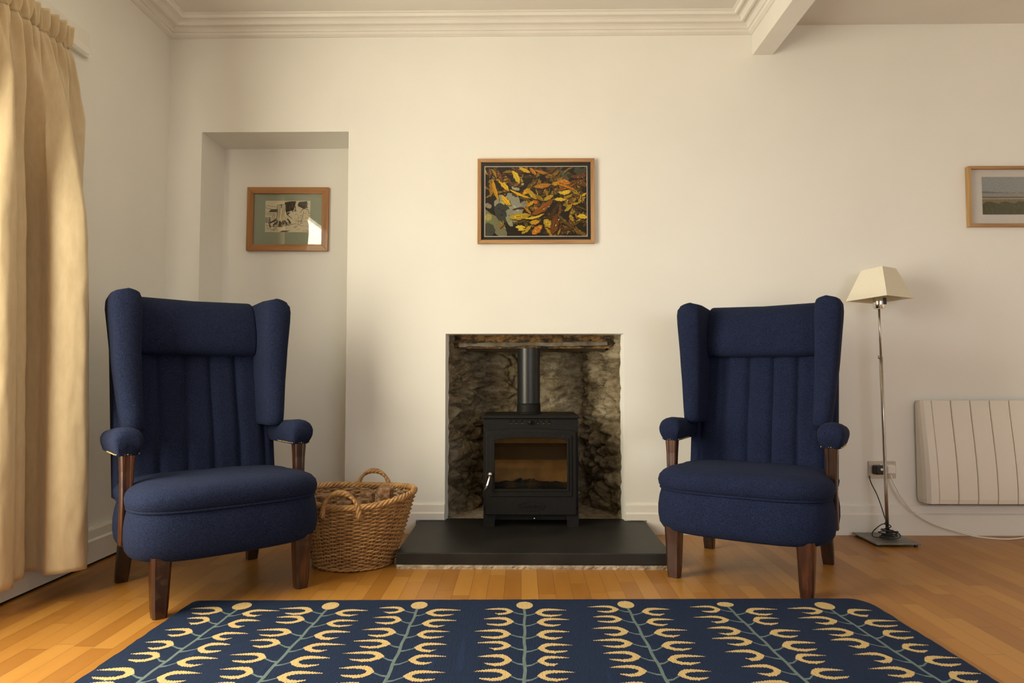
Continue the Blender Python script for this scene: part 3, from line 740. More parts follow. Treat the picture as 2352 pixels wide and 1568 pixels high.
rocks = [(1440, 400, 210, 110, 0, (88, 92, 74)), (1800, 300, 110, 90, .2, (70, 74, 62)), (1370, 260, 130, 50, 0, (92, 78, 58)), (640, 880, 260, 190, -.6, (158, 158, 142)),
         (520, 980, 120, 160, .2, (62, 66, 60)), (690, 1050, 150, 60, -.9, (150, 150, 126)), (380, 1150, 330, 95, -.85, (128, 126, 96)), (300, 1260, 110, 110, 0, (72, 72, 60)), (300, 1060, 60, 60, 0, (176, 164, 92)),
         (1190, 680, 150, 90, -.3, (52, 46, 42)), (760, 530, 110, 60, .1, (66, 62, 52)), (740, 590, 70, 30, -.3, (178, 172, 152)), (840, 520, 40, 30, 0, (186, 180, 158)), (300, 870, 60, 40, -.5, (150, 140, 118)), (890, 840, 60, 50, 0, (140, 140, 128)), (640, 1120, 40, 90, .5, (158, 158, 130))]
for x, y, a, b, r_, c in rocks:
    q = P(x, y); L.append((blob(q[0], q[1], a / 1650 * 2 * pw, b / 1125 * 2 * ph_, r_), c3(*c)))
    for _ in range(5):
        L.append((blob(q[0] + rs.uniform(-.5, .5) * a / 1650 * 2 * pw, q[1] + rs.uniform(-.5, .5) * b / 1125 * 2 * ph_, a / 1650 * .5 * pw, b / 1125 * .22 * ph_, r_ + rs.uniform(-.4, .4), 9, .3), c3(*[max(0, min(255, int(v * rs.uniform(.55, 1.3)))) for v in c])))
pal = [(226, 178, 18), (204, 150, 16), (228, 192, 48), (184, 122, 14), (146, 84, 14), (112, 62, 14), (200, 126, 16), (186, 154, 30), (98, 62, 16), (148, 116, 22)]
def frond(x, z, an, Ln, wd, c, bend, wav=.1):
    L.append((leafpoly(x + .003, z - .0035, an, Ln, wd * 1.12, bend, 10, wav), c3(20, 13, 7)))
    L.append((leafpoly(x, z, an, Ln, wd, bend, 10, wav), c3(*c)))
    L.append((leafpoly(x + .001, z + .0006, an, Ln * .9, wd * .5, bend, 8, wav), c3(*[min(255, int(v * 1.16)) for v in c])))
    L.append((leafpoly(x, z, an, Ln * .95, wd * .10, bend, 6), c3(*[int(v * .62) for v in c])))
    for _ in range(2):
        u = rs.uniform(.25, .8); L.append((blob(x + Ln * u * cos(an), z + Ln * u * sin(an), wd * .13, wd * .06, an, 6, .2), c3(240, 226, 170)))
for _ in range(230):
    x, z = rs.uniform(-pw, pw), rs.uniform(-ph_, ph_)
    if x < -.03 and z < .02 and rs.random() < .93: continue
    an = rs.choice([-.5, .5, 2.4, 1.0, -.9]) + rs.uniform(-.5, .5)
    frond(x, z, an, rs.uniform(.035, .11), rs.uniform(.008, .024), rs.choice([(128, 92, 18), (112, 68, 16), (86, 52, 14), (150, 110, 20), (96, 78, 22), (70, 44, 14), (172, 134, 26), (104, 80, 20)]), rs.uniform(-1.6, 1.6), .32)
hand = [(470, 460, 640, 600, 80, 0), (690, 310, 830, 470, 90, 2), (370, 450, 420, 780, 60, 1), (520, 700, 610, 880, 90, 0), (650, 610, 940, 790, 40, 0), (860, 690, 960, 590, 80, 1), (960, 610, 1030, 780, 85, 7), (1050, 790, 930, 880, 55, 1), (1040, 560, 1300, 560, 80, 3),
        (640, 1060, 960, 1040, 110, 7), (890, 1075, 1190, 1100, 40, 2), (970, 1140, 1120, 1150, 80, 1), (1200, 1100, 1320, 1210, 120, 7), (1010, 1330, 1160, 1200, 110, 6), (840, 1320, 990, 1210, 70, 7), (740, 1220, 890, 1200, 60, 2), (780, 1270, 880, 1230, 40, 2), (1320, 1330, 1460, 1060, 130, 5),
        (1340, 520, 1450, 520, 70, 1), (1440, 480, 1620, 470, 90, 6), (1440, 650, 1620, 650, 100, 2), (1370, 770, 1540, 760, 60, 2), (1200, 790, 1330, 690, 70, 7), (1060, 700, 1200, 780, 60, 9), (1520, 840, 1640, 900, 60, 9), (1640, 850, 1760, 840, 40, 1), (1530, 960, 1680, 880, 60, 7), (1740, 1050, 1890, 1020, 80, 2), (1620, 1000, 1700, 960, 70, 9),
        (800, 250, 960, 340, 60, 0), (970, 260, 1080, 350, 60, 6), (1060, 290, 1230, 380, 50, 3), (1640, 400, 1890, 420, 70, 5), (1650, 480, 1890, 520, 60, 5), (880, 900, 1000, 990, 40, 3), (1010, 1010, 1360, 850, 110, 4), (1420, 620, 1720, 560, 50, 4), (1400, 520, 1700, 560, 40, 6), (310, 260, 360, 400, 60, 5), (440, 290, 520, 480, 70, 5), (1810, 710, 1890, 690, 40, 0)]
for x0, y0_, x1, y1_, wd, ci in hand:
    a = P(x0, y0_); b = P(x1, y1_); dx_, dz_ = b[0] - a[0], b[1] - a[1]
    frond(a[0], a[1], math.atan2(dz_, dx_), math.hypot(dx_, dz_) * 1.08, wd / 1125 * 2 * ph_, pal[ci], rs.uniform(-.7, .7), .16)
q = P(1065, 815); L.append((blob(*q, .012, .010, 0, 14, .03), c3(226, 108, 18)))
art('print', L, M['print'], p, y=-.0112, size=(-pw, pw, -ph_, ph_))
G().box(-w_ + .018, w_ - .018, -.0165, -.0150, -h_ + .018, h_ - .018).make('glazing', M['glass'], p)

# ink drawing in the alcove
p = thing('framed_picture', 'pine framed ink drawing of a tree stump with sage mount, hung in the alcove', 'picture', (-1.391, ya, 1.782))
p.rotation_euler = (0, R(.35), 0)
w_, h_ = .2435, .191
miters('frame', -w_, w_, -h_, h_, .0385, -.001, -.026, (M['pine'], M['pinev']), p)
G().box(-w_ + .03, w_ - .03, -.010, -.006, -h_ + .03, h_ - .03).make('mount', M['mountgreen'], p)
pw, ph_ = .1345, .0945; ox, oz = -.003, .018
PAP, INK, GRY = c3(242, 230, 200), c3(26, 22, 20), c3(88, 80, 70)
def Q(px, py): return (ox + (px - 950) / 805 * 2 * pw, oz - (py - 762) / 560 * 2 * ph_)
L = [([(ox - pw, oz - ph_), (ox + pw, oz - ph_), (ox + pw, oz + ph_), (ox - pw, oz + ph_)], PAP)]
def stroke(pts, w=.0008, c=INK):
    w *= 1.35
    pts = [Vector(Q(*q)) for q in pts]; a, b = [], []
    for i, v in enumerate(pts):
        d_ = (pts[min(i + 1, len(pts) - 1)] - pts[max(i - 1, 0)]).normalized(); nrm = Vector((-d_.y, d_.x)); ww = w * (.35 + .65 * sin(pi * (i + .5) / len(pts)))
        a.append(v + nrm * ww); b.append(v - nrm * ww)
    L.append(([tuple(v) for v in a + b[::-1]], c))
def fillp(pts, c): L.append(([Q(*q) for q in pts], c))
rs = random.Random(5)
stroke([(555, 600), (600, 560), (640, 590), (700, 585), (760, 600)]); stroke([(555, 610), (620, 625), (700, 640), (760, 690)])
fillp([(600, 685), (650, 640), (760, 625), (770, 690)], c3(120, 110, 92))
for k in range(26): x = 620 + k * 6; stroke([(x, 688), (x + 12, 650 - k % 4 * 6)], .0005)
for yy in (700, 715, 735): stroke([(555, yy), (640, yy + 4), (760, yy + 8)], .0005)
fillp([(890, 510), (1010, 490), (1100, 490), (1060, 640), (960, 680), (915, 690), (905, 560)], GRY)
for k in range(60): x = rs.uniform(900, 1090); y_ = rs.uniform(490, 640); stroke([(x, y_), (x + rs.uniform(-10, 10), y_ + rs.uniform(25, 70))], .0011)
fillp([(1150, 500), (1290, 490), (1300, 600), (1230, 630), (1170, 590), (1120, 560)], c3(104, 96, 84))
for k in range(60):
    x = rs.uniform(1130, 1290); y_ = rs.uniform(495, 610); stroke([(x, y_), (x + 14, y_ - 8), (x + 26, y_ + 4)], .0008)
fillp([(760, 565), (830, 550), (910, 545), (915, 680), (960, 740), (1020, 800), (930, 790), (960, 900), (900, 830), (880, 900), (840, 850), (800, 940), (800, 860), (740, 850), (760, 760)], c3(236, 222, 188))
stroke([(760, 565), (768, 640), (766, 720), (745, 800)], .0014); stroke([(910, 545), (912, 650), (940, 730), (1030, 800)], .0016); stroke([(760, 565), (830, 552), (910, 545)], .0012)
for x0 in (790, 810, 850, 870, 890): stroke([(x0, 560), (x0 + 4, 650), (x0 - 4, 740), (x0 - 10 + (x0 - 830) * .5, 830)], .0009)
fillp([(822, 552), (842, 550), (838, 620), (828, 622)], INK)
for a in (((745, 800), (690, 850), (610, 890)), ((770, 830), (740, 880), (690, 930)), ((820, 840), (800, 900), (790, 940)), ((870, 830), (840, 900), (820, 940)), ((890, 830), (920, 880), (940, 910)), ((940, 800), (980, 850), (1000, 890))): stroke(a, .0024); stroke([(x + 16, y_ + 4) for x, y_ in a], .0012)
fillp([(800, 830), (850, 880), (830, 940), (790, 935)], INK); fillp([(860, 860), (890, 820), (905, 900), (860, 920)], c3(60, 54, 48)); fillp([(930, 720), (960, 690), (1000, 690), (950, 740)], c3(70, 64, 56)); fillp([(950, 870), (1020, 880), (990, 895)], INK)
fillp([(610, 900), (640, 900), (650, 940), (630, 940)], INK)
for k in range(70): x = rs.uniform(690, 1000); y_ = rs.uniform(850, 935); stroke([(x, y_), (x + rs.uniform(-16, 16), y_ + rs.uniform(10, 40))], .0009)
stroke([(560, 920), (640, 940), (800, 945), (960, 915), (1110, 890)], .0012); stroke([(610, 890), (680, 850), (760, 830)], .0026)
for k in range(45): x = rs.uniform(560, 760); y_ = rs.uniform(950, 1030); stroke([(x, y_), (x + 10, y_ - 10), (x + 18, y_ + 2)], .0006)
fillp([(800, 1040), (870, 1012), (940, 1020), (1010, 1010), (930, 1040)], INK)
for k in range(16): x = 560 + rs.uniform(0, 90); stroke([(x, 880), (x + rs.uniform(-30, 30), 780)], .0007)
stroke([(690, 830), (680, 760), (700, 720), (712, 770), (706, 830)], .0009); stroke([(1170, 700), (1210, 640), (1250, 620), (1310, 640), (1330, 670)], .0012); stroke([(1240, 650), (1220, 760), (1180, 900)], .0007); stroke([(1090, 960), (1150, 900), (1140, 740)], .0006)
for k in range(36): x = rs.uniform(1050, 1330); y_ = rs.uniform(660, 1030); stroke([(x, y_), (x + rs.uniform(10, 50), y_ + rs.uniform(-16, 16)), (x + 60, y_ + rs.uniform(-10, 20))], .0006, GRY)
art('drawing', L, M['inkprint'], p, y=-.0106, size=(ox - pw, ox + pw, oz - ph_, oz + ph_))
G().box(-w_ + .03, w_ - .03, -.0165, -.0150, -h_ + .03, h_ - .03).make('glazing', M['alcoveglass'], p)

# landscape picture at the right edge
p = thing('framed_picture', 'light oak framed coastal landscape print with a wide white mount, above the heater', 'picture', (2.715, YB, 1.828))
w_, h_ = .275, .1665
miters('frame', -w_, w_, -h_, h_, .0165, -.001, -.030, (M['oak'], M['oak2']), p)
G().box(-w_ + .012, w_ - .012, -.012, -.008, -h_ + .012, h_ - .012).make('mount', M['mountwhite'], p)
pw, ph_ = .1925, .104; oz = .006; rs = random.Random(3)
def hz(fr, j, n=60): return [(-pw + 2 * pw * k / n, oz + ph_ - 2 * ph_ * (fr + rs.uniform(-j, j))) for k in range(n + 1)]
def below(pts): return pts + [(pw, oz - ph_), (-pw, oz - ph_)]
L = [([(-pw, oz - ph_), (pw, oz - ph_), (pw, oz + ph_), (-pw, oz + ph_)], c3(168, 170, 172))]
for i, f_ in enumerate((.1, .2, .3)): L.append((below(hz(f_, .0)), c3(165 - i, 170 - i, 174 - i)))
L.append((below([(-pw + 2 * pw * k / 60, oz + ph_ - 2 * ph_ * (.375 + .045 * abs(sin(k * .055)) + .006 * sin(k * 1.1))) for k in range(61)]), c3(120, 126, 142)))
L.append((below(hz(.43, .0)), c3(164, 162, 154))); L.append((below(hz(.525, .002)), c3(122, 112, 92))); L.append((below(hz(.565, .002)), c3(190, 180, 166)))
L.append((below(hz(.59, .003)), c3(138, 124, 100))); L.append((below([(-pw + 2 * pw * k / 90, oz + ph_ - 2 * ph_ * (.70 - .05 * sin(k * .16) ** 2 + rs.uniform(-.02, .02))) for k in range(91)]), c3(84, 84, 56)))
for k in range(160): L.append((leafpoly(rs.uniform(-pw, pw), oz - ph_ + rs.uniform(0, .05), rs.uniform(1.2, 1.9), rs.uniform(.012, .024), .003, .3, 5), c3(*rs.choice([(66, 70, 42), (98, 98, 64), (78, 74, 46), (110, 104, 70)]))))
art('print', L, M['softprint'], p, y=-.0125, size=(-pw, pw, oz - ph_, oz + ph_))
G().box(-w_ + .012, w_ - .012, -.0175, -.0160, -h_ + .012, h_ - .012).make('glazing', M['glass'], p)

# ------------------------------------------------------------------ floor lamp
LX, LY = 1.875, 3.585
lp = thing('floor_lamp', 'slim steel floor lamp with a square tapered cream shade and square base', 'lamp', (LX, LY, 0))
g = G().box(-.111, .111, -.125, .118, .012, .019, .0015); g.make('base', M['steelplate'], lp)
for sx_ in (-1, 1):
    for sy_ in (-1, 1):
        G().lathe([(.001, .0005), (.009, .0005), (.009, .012), (.001, .012)], 12, Matrix.Translation((sx_ * .094, -.003 + sy_ * .105, 0))).make('foot', M['black'], lp)
tp = lambda z: (-.001 + .002 * z - .008 * (z - .5) * 0, .004)
g = G(); g.tube([(.012 - .012 * z, .0, z) for z in (.018, .3, .6, .952)], .0085, 14); g.make('lower_pole', M['steel'], lp, True)
g = G(); g.tube([(.012 - .012 * z, .0, z) for z in (.93, 1.08, 1.21)], .0055, 12); g.make('upper_pole', M['steel'], lp, True)
g = G(); g.tube([(.002, 0, .946), (-.012, -.004, .947)], .003, 8); g.tube([(-.012, -.004, .940), (-.013, -.004, .956)], .0045, 8); g.make('height_screw', M['steel'], lp, True)
g = G(); hxo = -.002
g.lathe([(.001, 1.199), (.018, 1.199), (.026, 1.203), (.029, 1.212), (.029, 1.275), (.022, 1.285), (.001, 1.285)], 28, Matrix.Translation((hxo, 0, 0))); hd = g.make('lamp_holder', M['chrome'], lp, True, 40)
G().box(.006 + hxo, .024 + hxo, -.031, -.020, 1.222, 1.256, .002).make('switch', M['black'], hd)
g = G(); g.lathe([(.001, 1.28), (.016, 1.285), (.020, 1.32), (.028, 1.345), (.024, 1.37), (.001, 1.38)], 20, Matrix.Translation((hxo, 0, 0))); g.make('bulb', M['white'], lp, True)
bc = [(-.042, -.155), (.155, -.042), (.042, .155 - .02), (-.155, .042)]; bz = [1.255, 1.252, 1.241, 1.244]
tcn = [(-.022, -.080), (.080, -.022), (.022, .080), (-.080, .022)]; tz = [1.414, 1.410, 1.402, 1.405]
g = G()
outer_b = [(x, y, z) for (x, y), z in zip(bc, bz)]; outer_t = [(x, y, z) for (x, y), z in zip(tcn, tz)]
inn = lambda P_, k: [(x * k, y * k, z) for x, y, z in P_]
def edgepts(c, n=8): return [tuple(Vector(c[i]).lerp(Vector(c[(i + 1) % 4]), k / n)) for i in range(4) for k in range(n)]
g.loft([edgepts(inn(outer_t, .97)), edgepts(outer_t), edgepts(outer_b), edgepts(inn(outer_b, .985)), edgepts(inn(outer_t, .97))], False)
g.make('lamp_shade', M['shade'], lp)
g = G()
for i in range(4): g.tube([(hxo, 0, 1.285), Vector(outer_t[i]) * .5 + Vector((hxo, 0, 1.35)) * .5, Vector(outer_t[i]) - Vector((0, 0, .006))], .0014, 6)
g.make('shade_carrier', M['steel'], lp)
# black flex: knotted round the foot of the pole, then up to the plug
g = G(); rs = random.Random(9); pts = []
for k in range(150):
    u = k / 149; a = u * 2 * pi * 6.2; rr_ = .030 + .010 * sin(a * .37) + .004 * rs.uniform(-1, 1); pts.append((.010 + rr_ * cos(a) * 1.15, -.012 + rr_ * .7 * sin(a), .023 + .042 * u * abs(sin(u * 9)) + .003))
g.tube(pts, .0028, 6)
g.tube([(.012 + .014 * cos(a), -.004 + .014 * sin(a), .024 + .0045 * a) for a in [k * .4 for k in range(40)]], .0028, 6)
lo = [(-.004, -.014, .090), (-.03, -.03, .094), (-.062, -.036, .076), (-.080, -.03, .052), (-.074, -.024, .030), (-.04, -.02, .024), (.0, -.04, .023), (.045, -.04, .026), (.066, -.02, .036), (.05, -.01, .05), (.02, -.015, .046)]
def smooth(pts, n=6):
    P_ = [Vector(p_) for p_ in pts]; out = []
    for i in range(len(P_) - 1):
        p0, p1, p2, p3 = P_[max(i - 1, 0)], P_[i], P_[i + 1], P_[min(i + 2, len(P_) - 1)]
        for k in range(n):
            t_ = k / n; out.append(.5 * ((2 * p1) + (-p0 + p2) * t_ + (2 * p0 - 5 * p1 + 4 * p2 - p3) * t_ ** 2 + (-p0 + 3 * p1 - 3 * p2 + p3) * t_ ** 3))
    return out + [P_[-1]]
g.tube(smooth(lo), .0028, 6)
lo2 = [(.016, -.012, .06), (.02, .03, .10), (.018, .07, .17), (.012, .10, .225), (.000, .118, .265), (-.010, .122, .296), (-.012, .120, .318)]
g.tube(smooth(lo2), .0028, 6); g.make('power_cord', M['black'], lp, True)
SX = 1.945   # socket centre
g = G(); plx = SX - .028 - LX; ply = YB - .012 - LY
g.loft([[(plx + x * k, ply - d_, .348 + z * k) for x, z in rrect(-.026, .026, -.026, .024, .010, 4)] for d_, k in ((.0, 1), (.018, 1), (.030, .86), (.034, .7))]); pl = g.make('plug', M['black'], lp)
g = G(); g.lathe([(.0005, .0), (.007, .0), (.007, .001), (.0005, .0012)], 14, Matrix.Translation((plx + .006, ply - .034, .352)) @ Matrix.Rotation(pi / 2, 4, 'X')); g.make('fuse_mark', M['white'], pl)

# double wall socket
so = thing('wall_socket', 'double wall socket with a satin metal plate above the skirting behind the lamp', 'socket', (SX, YB, .345))
g = G(); g.loft([[(x * k, -d_, z * k) for x, z in rrect(-.074, .074, -.046, .046, .004, 3)] for d_, k in ((.0005, 1), (.006, 1), (.009, .975))]); g.make('faceplate', M['socket'], so)
for sx_ in (-1, 1): G().box(sx_ * .008 - .006, sx_ * .008 + .006, -.0125, -.0085, .012, .032, .001).make('rocker_switch', M['white'], so)
wc = thing('white_power_cord', 'white plug in the right socket with its white flex trailing along the floor', 'power cord', (SX + .030, YB, .345))
g = G(); g.loft([[(x * k + .002, -.0095 - d_, z * k + .004) for x, z in rrect(-.026, .026, -.026, .026, .008, 4)] for d_, k in ((.0, 1), (.016, 1), (.030, .84), (.034, .66))]); g.make('plug', M['white'], wc)
def cordpt(x, y, z): return (x - SX - .030, y - YB, z - .345)
cw = [(1.977, 3.712, .330), (1.978, 3.700, .300), (1.992, 3.69, .26), (2.02, 3.69, .205), (2.08, 3.69, .130), (2.18, 3.685, .068), (2.28, 3.668, .036), (2.38, 3.645, .012), (2.50, 3.620, .0055), (2.60, 3.640, .0055), (2.70, 3.690, .0055), (2.85, 3.700, .0055), (3.1, 3.700, .0055)]
g = G(); g.tube(smooth([cordpt(*q) for q in cw], 8), .0034, 8)
g.tube(smooth([cordpt(x + .006 * min(1, i / 3), y + .005, z + .004 * (z > .01)) for i, (x, y, z) in enumerate(cw[:8])], 8), .0030, 8); g.make('flex', M['white'], wc, True)

# ------------------------------------------------------------------ electric heater
NP = 8; hx0 = 2.190; pit = .1030
he = thing('electric_heater', 'cream electric panel heater with vertical grooves, mounted on the wall at right', 'heater', (2.56, YB, 0))
def hfront(z):      # front face: bulges out towards the foot
    return -(.052 + .048 * (sin(pi * min(1, max(0, (.719 - z) / .60)) * .62) ** 1.3))
hzs = [.180 + .539 * k / 24 for k in range(25)]
def slat(x0, x1, z0=.180, z1=.719, inset=0, ins_y=0):
    rings = []
    for z in [z0 + (z1 - z0) * k / 24 for k in range(25)]:
        e = .004 if z in (z0, z1) else 0; yf = hfront(z) + e + ins_y
        rings.append([(x0, -.03, z), (x0, yf + .003, z), (x0 + .003, yf, z), (x1 - .003, yf, z), (x1, yf + .003, z), (x1, -.03, z)])
    return rings
for k in range(NP):
    a = hx0 + pit * k - 2.56; g = G(); g.loft(slat(a + .0018, a + pit - .0018)); g.make('panel', M['heater'], he)
g = G(); a = hx0 - 2.56
rings = []
for z in hzs:
    yf = hfront(z); e = .006 * (z in (hzs[0], hzs[-1]))
    rings.append([(a - .064 + e, -.012, z), (a - .064 + e, yf * .62, z), (a - .056, yf * .84, z), (a - .040, yf + .001, z), (a - .0012, yf + e * .5, z), (a - .0012, -.012, z)])
g.loft(rings); g.make('end_cap', M['heater'], he)
g = G(); g.box(a - .05, a + pit * NP, -.034, -.006, .186, .712); g.make('back_panel', M['void'], he)
g = G(); g.loft([[(x, y * 1.0, z) for x, y in ((a + pit * NP + .0012, -.012), (a + pit * NP + .0012, hfront(z)), (a + pit * NP + .03, hfront(z)), (a + pit * NP + .055, hfront(z) * .7), (a + pit * NP + .06, -.012))] for z in hzs]); g.make('end_cap', M['heater'], he)
G().box(a - .03, a + pit * NP + .02, -.075, -.004, .170, .181, .002).make('base_vent', M['steelplate'], he)
G().box(a + .1, a + .2, -.012, -.0005, .3, .6).make('wall_bracket', M['steelplate'], he)

# ------------------------------------------------------------------ curtain and its rail
RX = -1.872
rl = thing('curtain_rail', 'white curtain rail on the left wall, running past the end of the curtain', 'curtain rail', (RX - .036, 2.4, 2.28))
g = G().box(-.010, .012, -2.5, .520, -.018, .012, .002); g.make('track', M['trim'], rl)
G().box(-.012, .014, .520, .526, -.020, .014, .001).make('end_stop', M['white'], rl)
for yy in (.40, -.6, -1.6): G().box(XL - RX + .0365, -.008, yy - .012, yy + .012, -.006, .006, .001).make('bracket', M['white'], rl)
struct(G().box(XL, XL + .022, YF, 3.00, 2.285, 2.395, .003).make('trim_4', M['trim']))
cr = thing('curtain', 'cream pleated floor-length curtain at the left edge beside the window', 'curtain', (RX, 2.5, 0))
ZT, ZG, ZB = 2.272, 2.178, .100
yend = [(.09, 2.955), (.5, 2.930), (1.0, 2.900), (1.6, 2.835), (1.9, 2.795), (2.05, 2.760), (2.17, 2.712), (2.3, 2.712)]
rs = random.Random(4)
plan = smooth([Vector((x, y, 0)) for y, x in ((2.27, -1.93), (2.33, -1.885), (2.38, -1.838), (2.43, -1.822), (2.47, -1.832), (2.495, -1.858), (2.54, -1.850), (2.565, -1.858), (2.575, -1.895), (2.582, -1.930), (2.62, -1.938), (2.660, -1.930), (2.664, -1.880), (2.634, -1.838), (2.603, -1.800),
    (2.614, -1.742), (2.665, -1.700), (2.712, -1.720), (2.735, -1.79), (2.755, -1.872), (2.80, -1.872), (2.845, -1.858), (2.90, -1.850), (2.955, -1.868))], 10)
acc = [0.0]
for p0, p1 in zip(plan, plan[1:]): acc.append(acc[-1] + (p1 - p0).length)
def lowplan(s_):
    d = s_ * acc[-1]
    for i in range(len(plan) - 1):
        if d <= acc[i + 1] + 1e-9: return plan[i].lerp(plan[i + 1], (d - acc[i]) / (acc[i + 1] - acc[i] + 1e-12))
    return plan[-1]
LP = {}
def cur(s_, z):
    y_end = interp(yend, z)
    if s_ not in LP: LP[s_] = lowplan(s_)
    lp_ = LP[s_]
    topf = .020 * sin(s_ * 2 * pi * 9.5 + .7 + .8 * sin(s_ * 9)) + .007 * sin(s_ * 2 * pi * 23)
    midf = .026 * sin((s_ * 6.1 + .3) * 2 * pi) + .012 * sin(s_ * 37 + 1)
    k = min(1, max(0, (ZG - z) / .80)); k = k * k * (3 - 2 * k)
    m = min(1, max(0, (ZG - z) / .25))
    ft = topf * (1 - m) + midf * m + .014 * m
    ft *= 1 - .45 * math.exp(-((z - ZG) / .018) ** 2)
    if z > ZG: ft += .007 * sin(s_ * 2 * pi * 31 + z * 20)
    yl = 2.26 + (lp_.y - 2.26) * (y_end - 2.26) / (2.955 - 2.26); yt = 2.26 + (y_end - 2.26) * s_
    x = (RX + .026 + ft) * (1 - k) + (lp_.x + .12 * midf) * k
    y = yt * (1 - k) + yl * k
    x += .0035 * noise.noise((s_ * 26, z * 3.2, 1)) + .0030 * noise.noise((s_ * 40, z * 11, 5)) * k
    y += .007 * sin(z * 2.1 + s_ * 9) * k
    return (max(x, XL + .048) - RX, y - 2.5, z + (.005 * sin(s_ * 23) if z < ZB + .01 else 0))
zrows = [ZT - (ZT - ZG) * k / 8 for k in range(8)] + [ZG - (ZG - ZB) * (k / 90) for k in range(91)]
sub = 420
g = G(); vs = [cur(i / sub, z) for z in zrows[8:] for i in range(sub + 1)]
nr = len(zrows) - 8
g.add(vs, [(j * (sub + 1) + i, j * (sub + 1) + i + 1, (j + 1) * (sub + 1) + i + 1, (j + 1) * (sub + 1) + i) for j in range(nr - 1) for i in range(sub)])
dp = g.make('drape', M['curtain'], cr, True)
md = dp.modifiers.new('cloth', 'SOLIDIFY'); md.thickness = .002; md.offset = -1
g = G(); vs = [cur(i / sub, z) for z in zrows[:9] for i in range(sub + 1)]
g.add(vs, [(j * (sub + 1) + i, j * (sub + 1) + i + 1, (j + 1) * (sub + 1) + i + 1, (j + 1) * (sub + 1) + i) for j in range(8) for i in range(sub)])
hdg = g.make('heading', M['curtain'], cr, True); md = hdg.modifiers.new('cloth', 'SOLIDIFY'); md.thickness = .003; md.offset = -1

# ------------------------------------------------------------------ rug
ru = thing('rug', 'navy flatwoven rug with seven cream leafy stems lying in the foreground', 'rug', (.05, 1.75, 0), R(1.35))
NAV, CRM, STM = (.0065, .017, .050, 1), (.56, .40, .175, 1), (.125, .172, .165, 1)
A_ = R(1.35)
def toloc(x, y): dx_, dy_ = x - .05, y - 1.75; return (dx_ * cos(A_) + dy_ * sin(A_), -dx_ * sin(A_) + dy_ * cos(A_))
rs = random.Random(12)
ex = 1.262; ey0, ey1 = -.86, .880
outl = []
def addline(a, b, n, j=.0022):
    for k in range(n): outl.append((a[0] + (b[0] - a[0]) * k / n + rs.uniform(-j, j), a[1] + (b[1] - a[1]) * k / n + rs.uniform(-j, j)))
addline((-ex - .055, ey0), (ex + .02, ey0), 90); addline((ex + .02, ey0), (ex + .012, ey1 - .10), 70)
for k in range(9): a = k / 8 * pi / 2; outl.append((ex - .055 + .067 * cos(a), ey1 - .10 + .10 * sin(a)))
addline((ex - .06, ey1), (-ex + .02, ey1), 130, .0012)
for k in range(5): a = pi / 2 + k / 4 * pi / 2; outl.append((-ex + .025 + .025 * cos(a), ey1 - .03 + .03 * sin(a)))
addline((-ex, ey1 - .04), (-ex - .055, ey0), 70)
L = [(outl, NAV)]
for k in range(70):       # faint dye streaks along the weave
    x = rs.uniform(-ex + .03, ex - .03); y_ = rs.uniform(ey0 + .05, ey1 - .4); ln = rs.uniform(.15, .38); v = rs.uniform(.75, 1.4)
    L.append(([(x, y_), (x + rs.uniform(.006, .02), y_ + .02), (x + .01, y_ + ln), (x - .004, y_ + ln * .6)], (NAV[0] * v, NAV[1] * v, NAV[2] * v, 1)))
def teeth(poly, amp=.0052, step=.0036):
    out = []; n = len(poly)
    for i in range(n):
        a, b = Vector(poly[i]), Vector(poly[(i + 1) % n]); m = max(1, int((b - a).length / step))
        for k in range(m):
            q = a.lerp(b, k / m); out.append((q.x, q.y + (amp if k % 2 else -amp) * .5 * rs.uniform(.5, 1.2) * min(1, abs(b.x - a.x) / (abs(b.y - a.y) + 1e-6))))
    return out
def leaf(bx, by, sgn, ln, ht):
    u = lambda a, b: (bx + sgn * a * ln, by + b * ht)
    v1, v2 = rs.uniform(.9, 1.08), rs.uniform(.62, .92)
    pol = [u(0, 0), u(.12, .30), u(.25, .48), u(.45, .52), u(.75, .45), u(v1 + .10, .30), u(.80, .27), u(.52, .26), u(.34, .21), u(.23, .05), u(.25, -.10), u(.38, -.23), u(.56, -.26), u(v2 + .06, -.23), u(v2 - .06, -.37), u(.50, -.50), u(.28, -.45), u(.10, -.25)]
    L.append((teeth(pol), CRM))
stems = [((-1.028, 2.548), (-1.062, 1.95)), ((-.703, 2.555), (-.727, 1.95)), ((-.377, 2.565), (-.378, 1.95)), ((.012, 2.570), (.009, 1.95)), ((.387, 2.583), (.405, 1.95)), ((.756, 2.590), (.790, 1.95)), ((1.118, 2.580), (1.166, 1.95))]
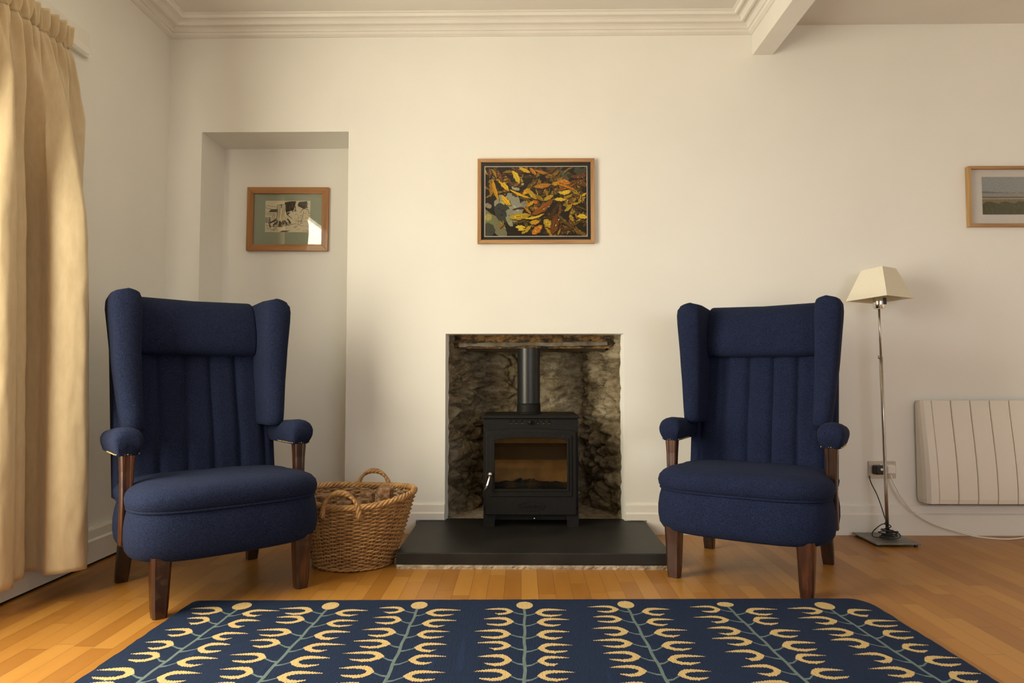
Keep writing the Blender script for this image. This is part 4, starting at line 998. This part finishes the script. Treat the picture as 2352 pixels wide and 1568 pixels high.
for si, (a, b) in enumerate(stems):
    A2, B2 = Vector(toloc(*a)), Vector(toloc(*b)); D2 = (B2 - A2).normalized(); nn2 = Vector((-D2.y, D2.x))
    endp = A2 + D2 * 1.62
    pts = [A2 + D2 * (1.60 * k / 40) + nn2 * .0018 * sin(k * 1.7 + si) for k in range(41)]
    twigs = []
    for k in range(15):
        for sgn in (-1, 1):
            dist = .085 + .103 * k + (.030 if sgn > 0 else .0) + (.02 if sgn < 0 and si == 3 else 0) + rs.uniform(-.006, .006)
            q = A2 + D2 * dist
            if q.y < ey0 + .09: continue
            ln = rs.uniform(.092, .120); ht = rs.uniform(.070, .084)
            bx = q.x + sgn * rs.uniform(.034, .044); by = q.y + rs.uniform(.026, .036)
            w_ = .0036
            L.append(([(q.x, q.y - w_ - .004), (q.x + sgn * .02, q.y + .004 - w_), (bx + sgn * .010, by - w_), (bx + sgn * .010, by + w_), (q.x + sgn * .02, q.y + .006 + w_), (q.x, q.y + w_ + .002)], STM))
            leaf(bx, by, sgn, ln, ht)
    wd = .0054
    L.append(([tuple(q + Vector((wd * (.85 + .006 * i), 0))) for i, q in enumerate(pts)] + [tuple(q - Vector((wd * (.85 + .006 * i), 0))) for i, q in list(enumerate(pts))[::-1]], STM))
    hd_ = [(A2.x + .031 * cos(2 * pi * k / 14) * (1.1 if si in (0, 6) else 1), A2.y - .006 + (.040 if si != 5 else .026) * sin(2 * pi * k / 14)) for k in range(14)]
    L.append((teeth(hd_, .003), CRM))
top = art('pile', L, M['rug'], ru, plane='XY', y=.0085)
g = G(); g.loft([[(x, y, z) for x, y in outl] for z in (.0006, .0083)]); e_ = g.make('backing', None, ru)
M['rugedge'] = speck('navy_rug_edge', (.007, .014, .036, 1), (.014, .026, .06, 1), 120, .95, bump=.4, bscale=300, dist=.002)
e_.data.materials.append(M['rugedge'])

# ground outside the windows
struct(G().add([(-30, -30, -.4), (30, -30, -.4), (30, 30, -.4), (-30, 30, -.4)], [(0, 1, 2, 3)]).make('ground', M['outside']))
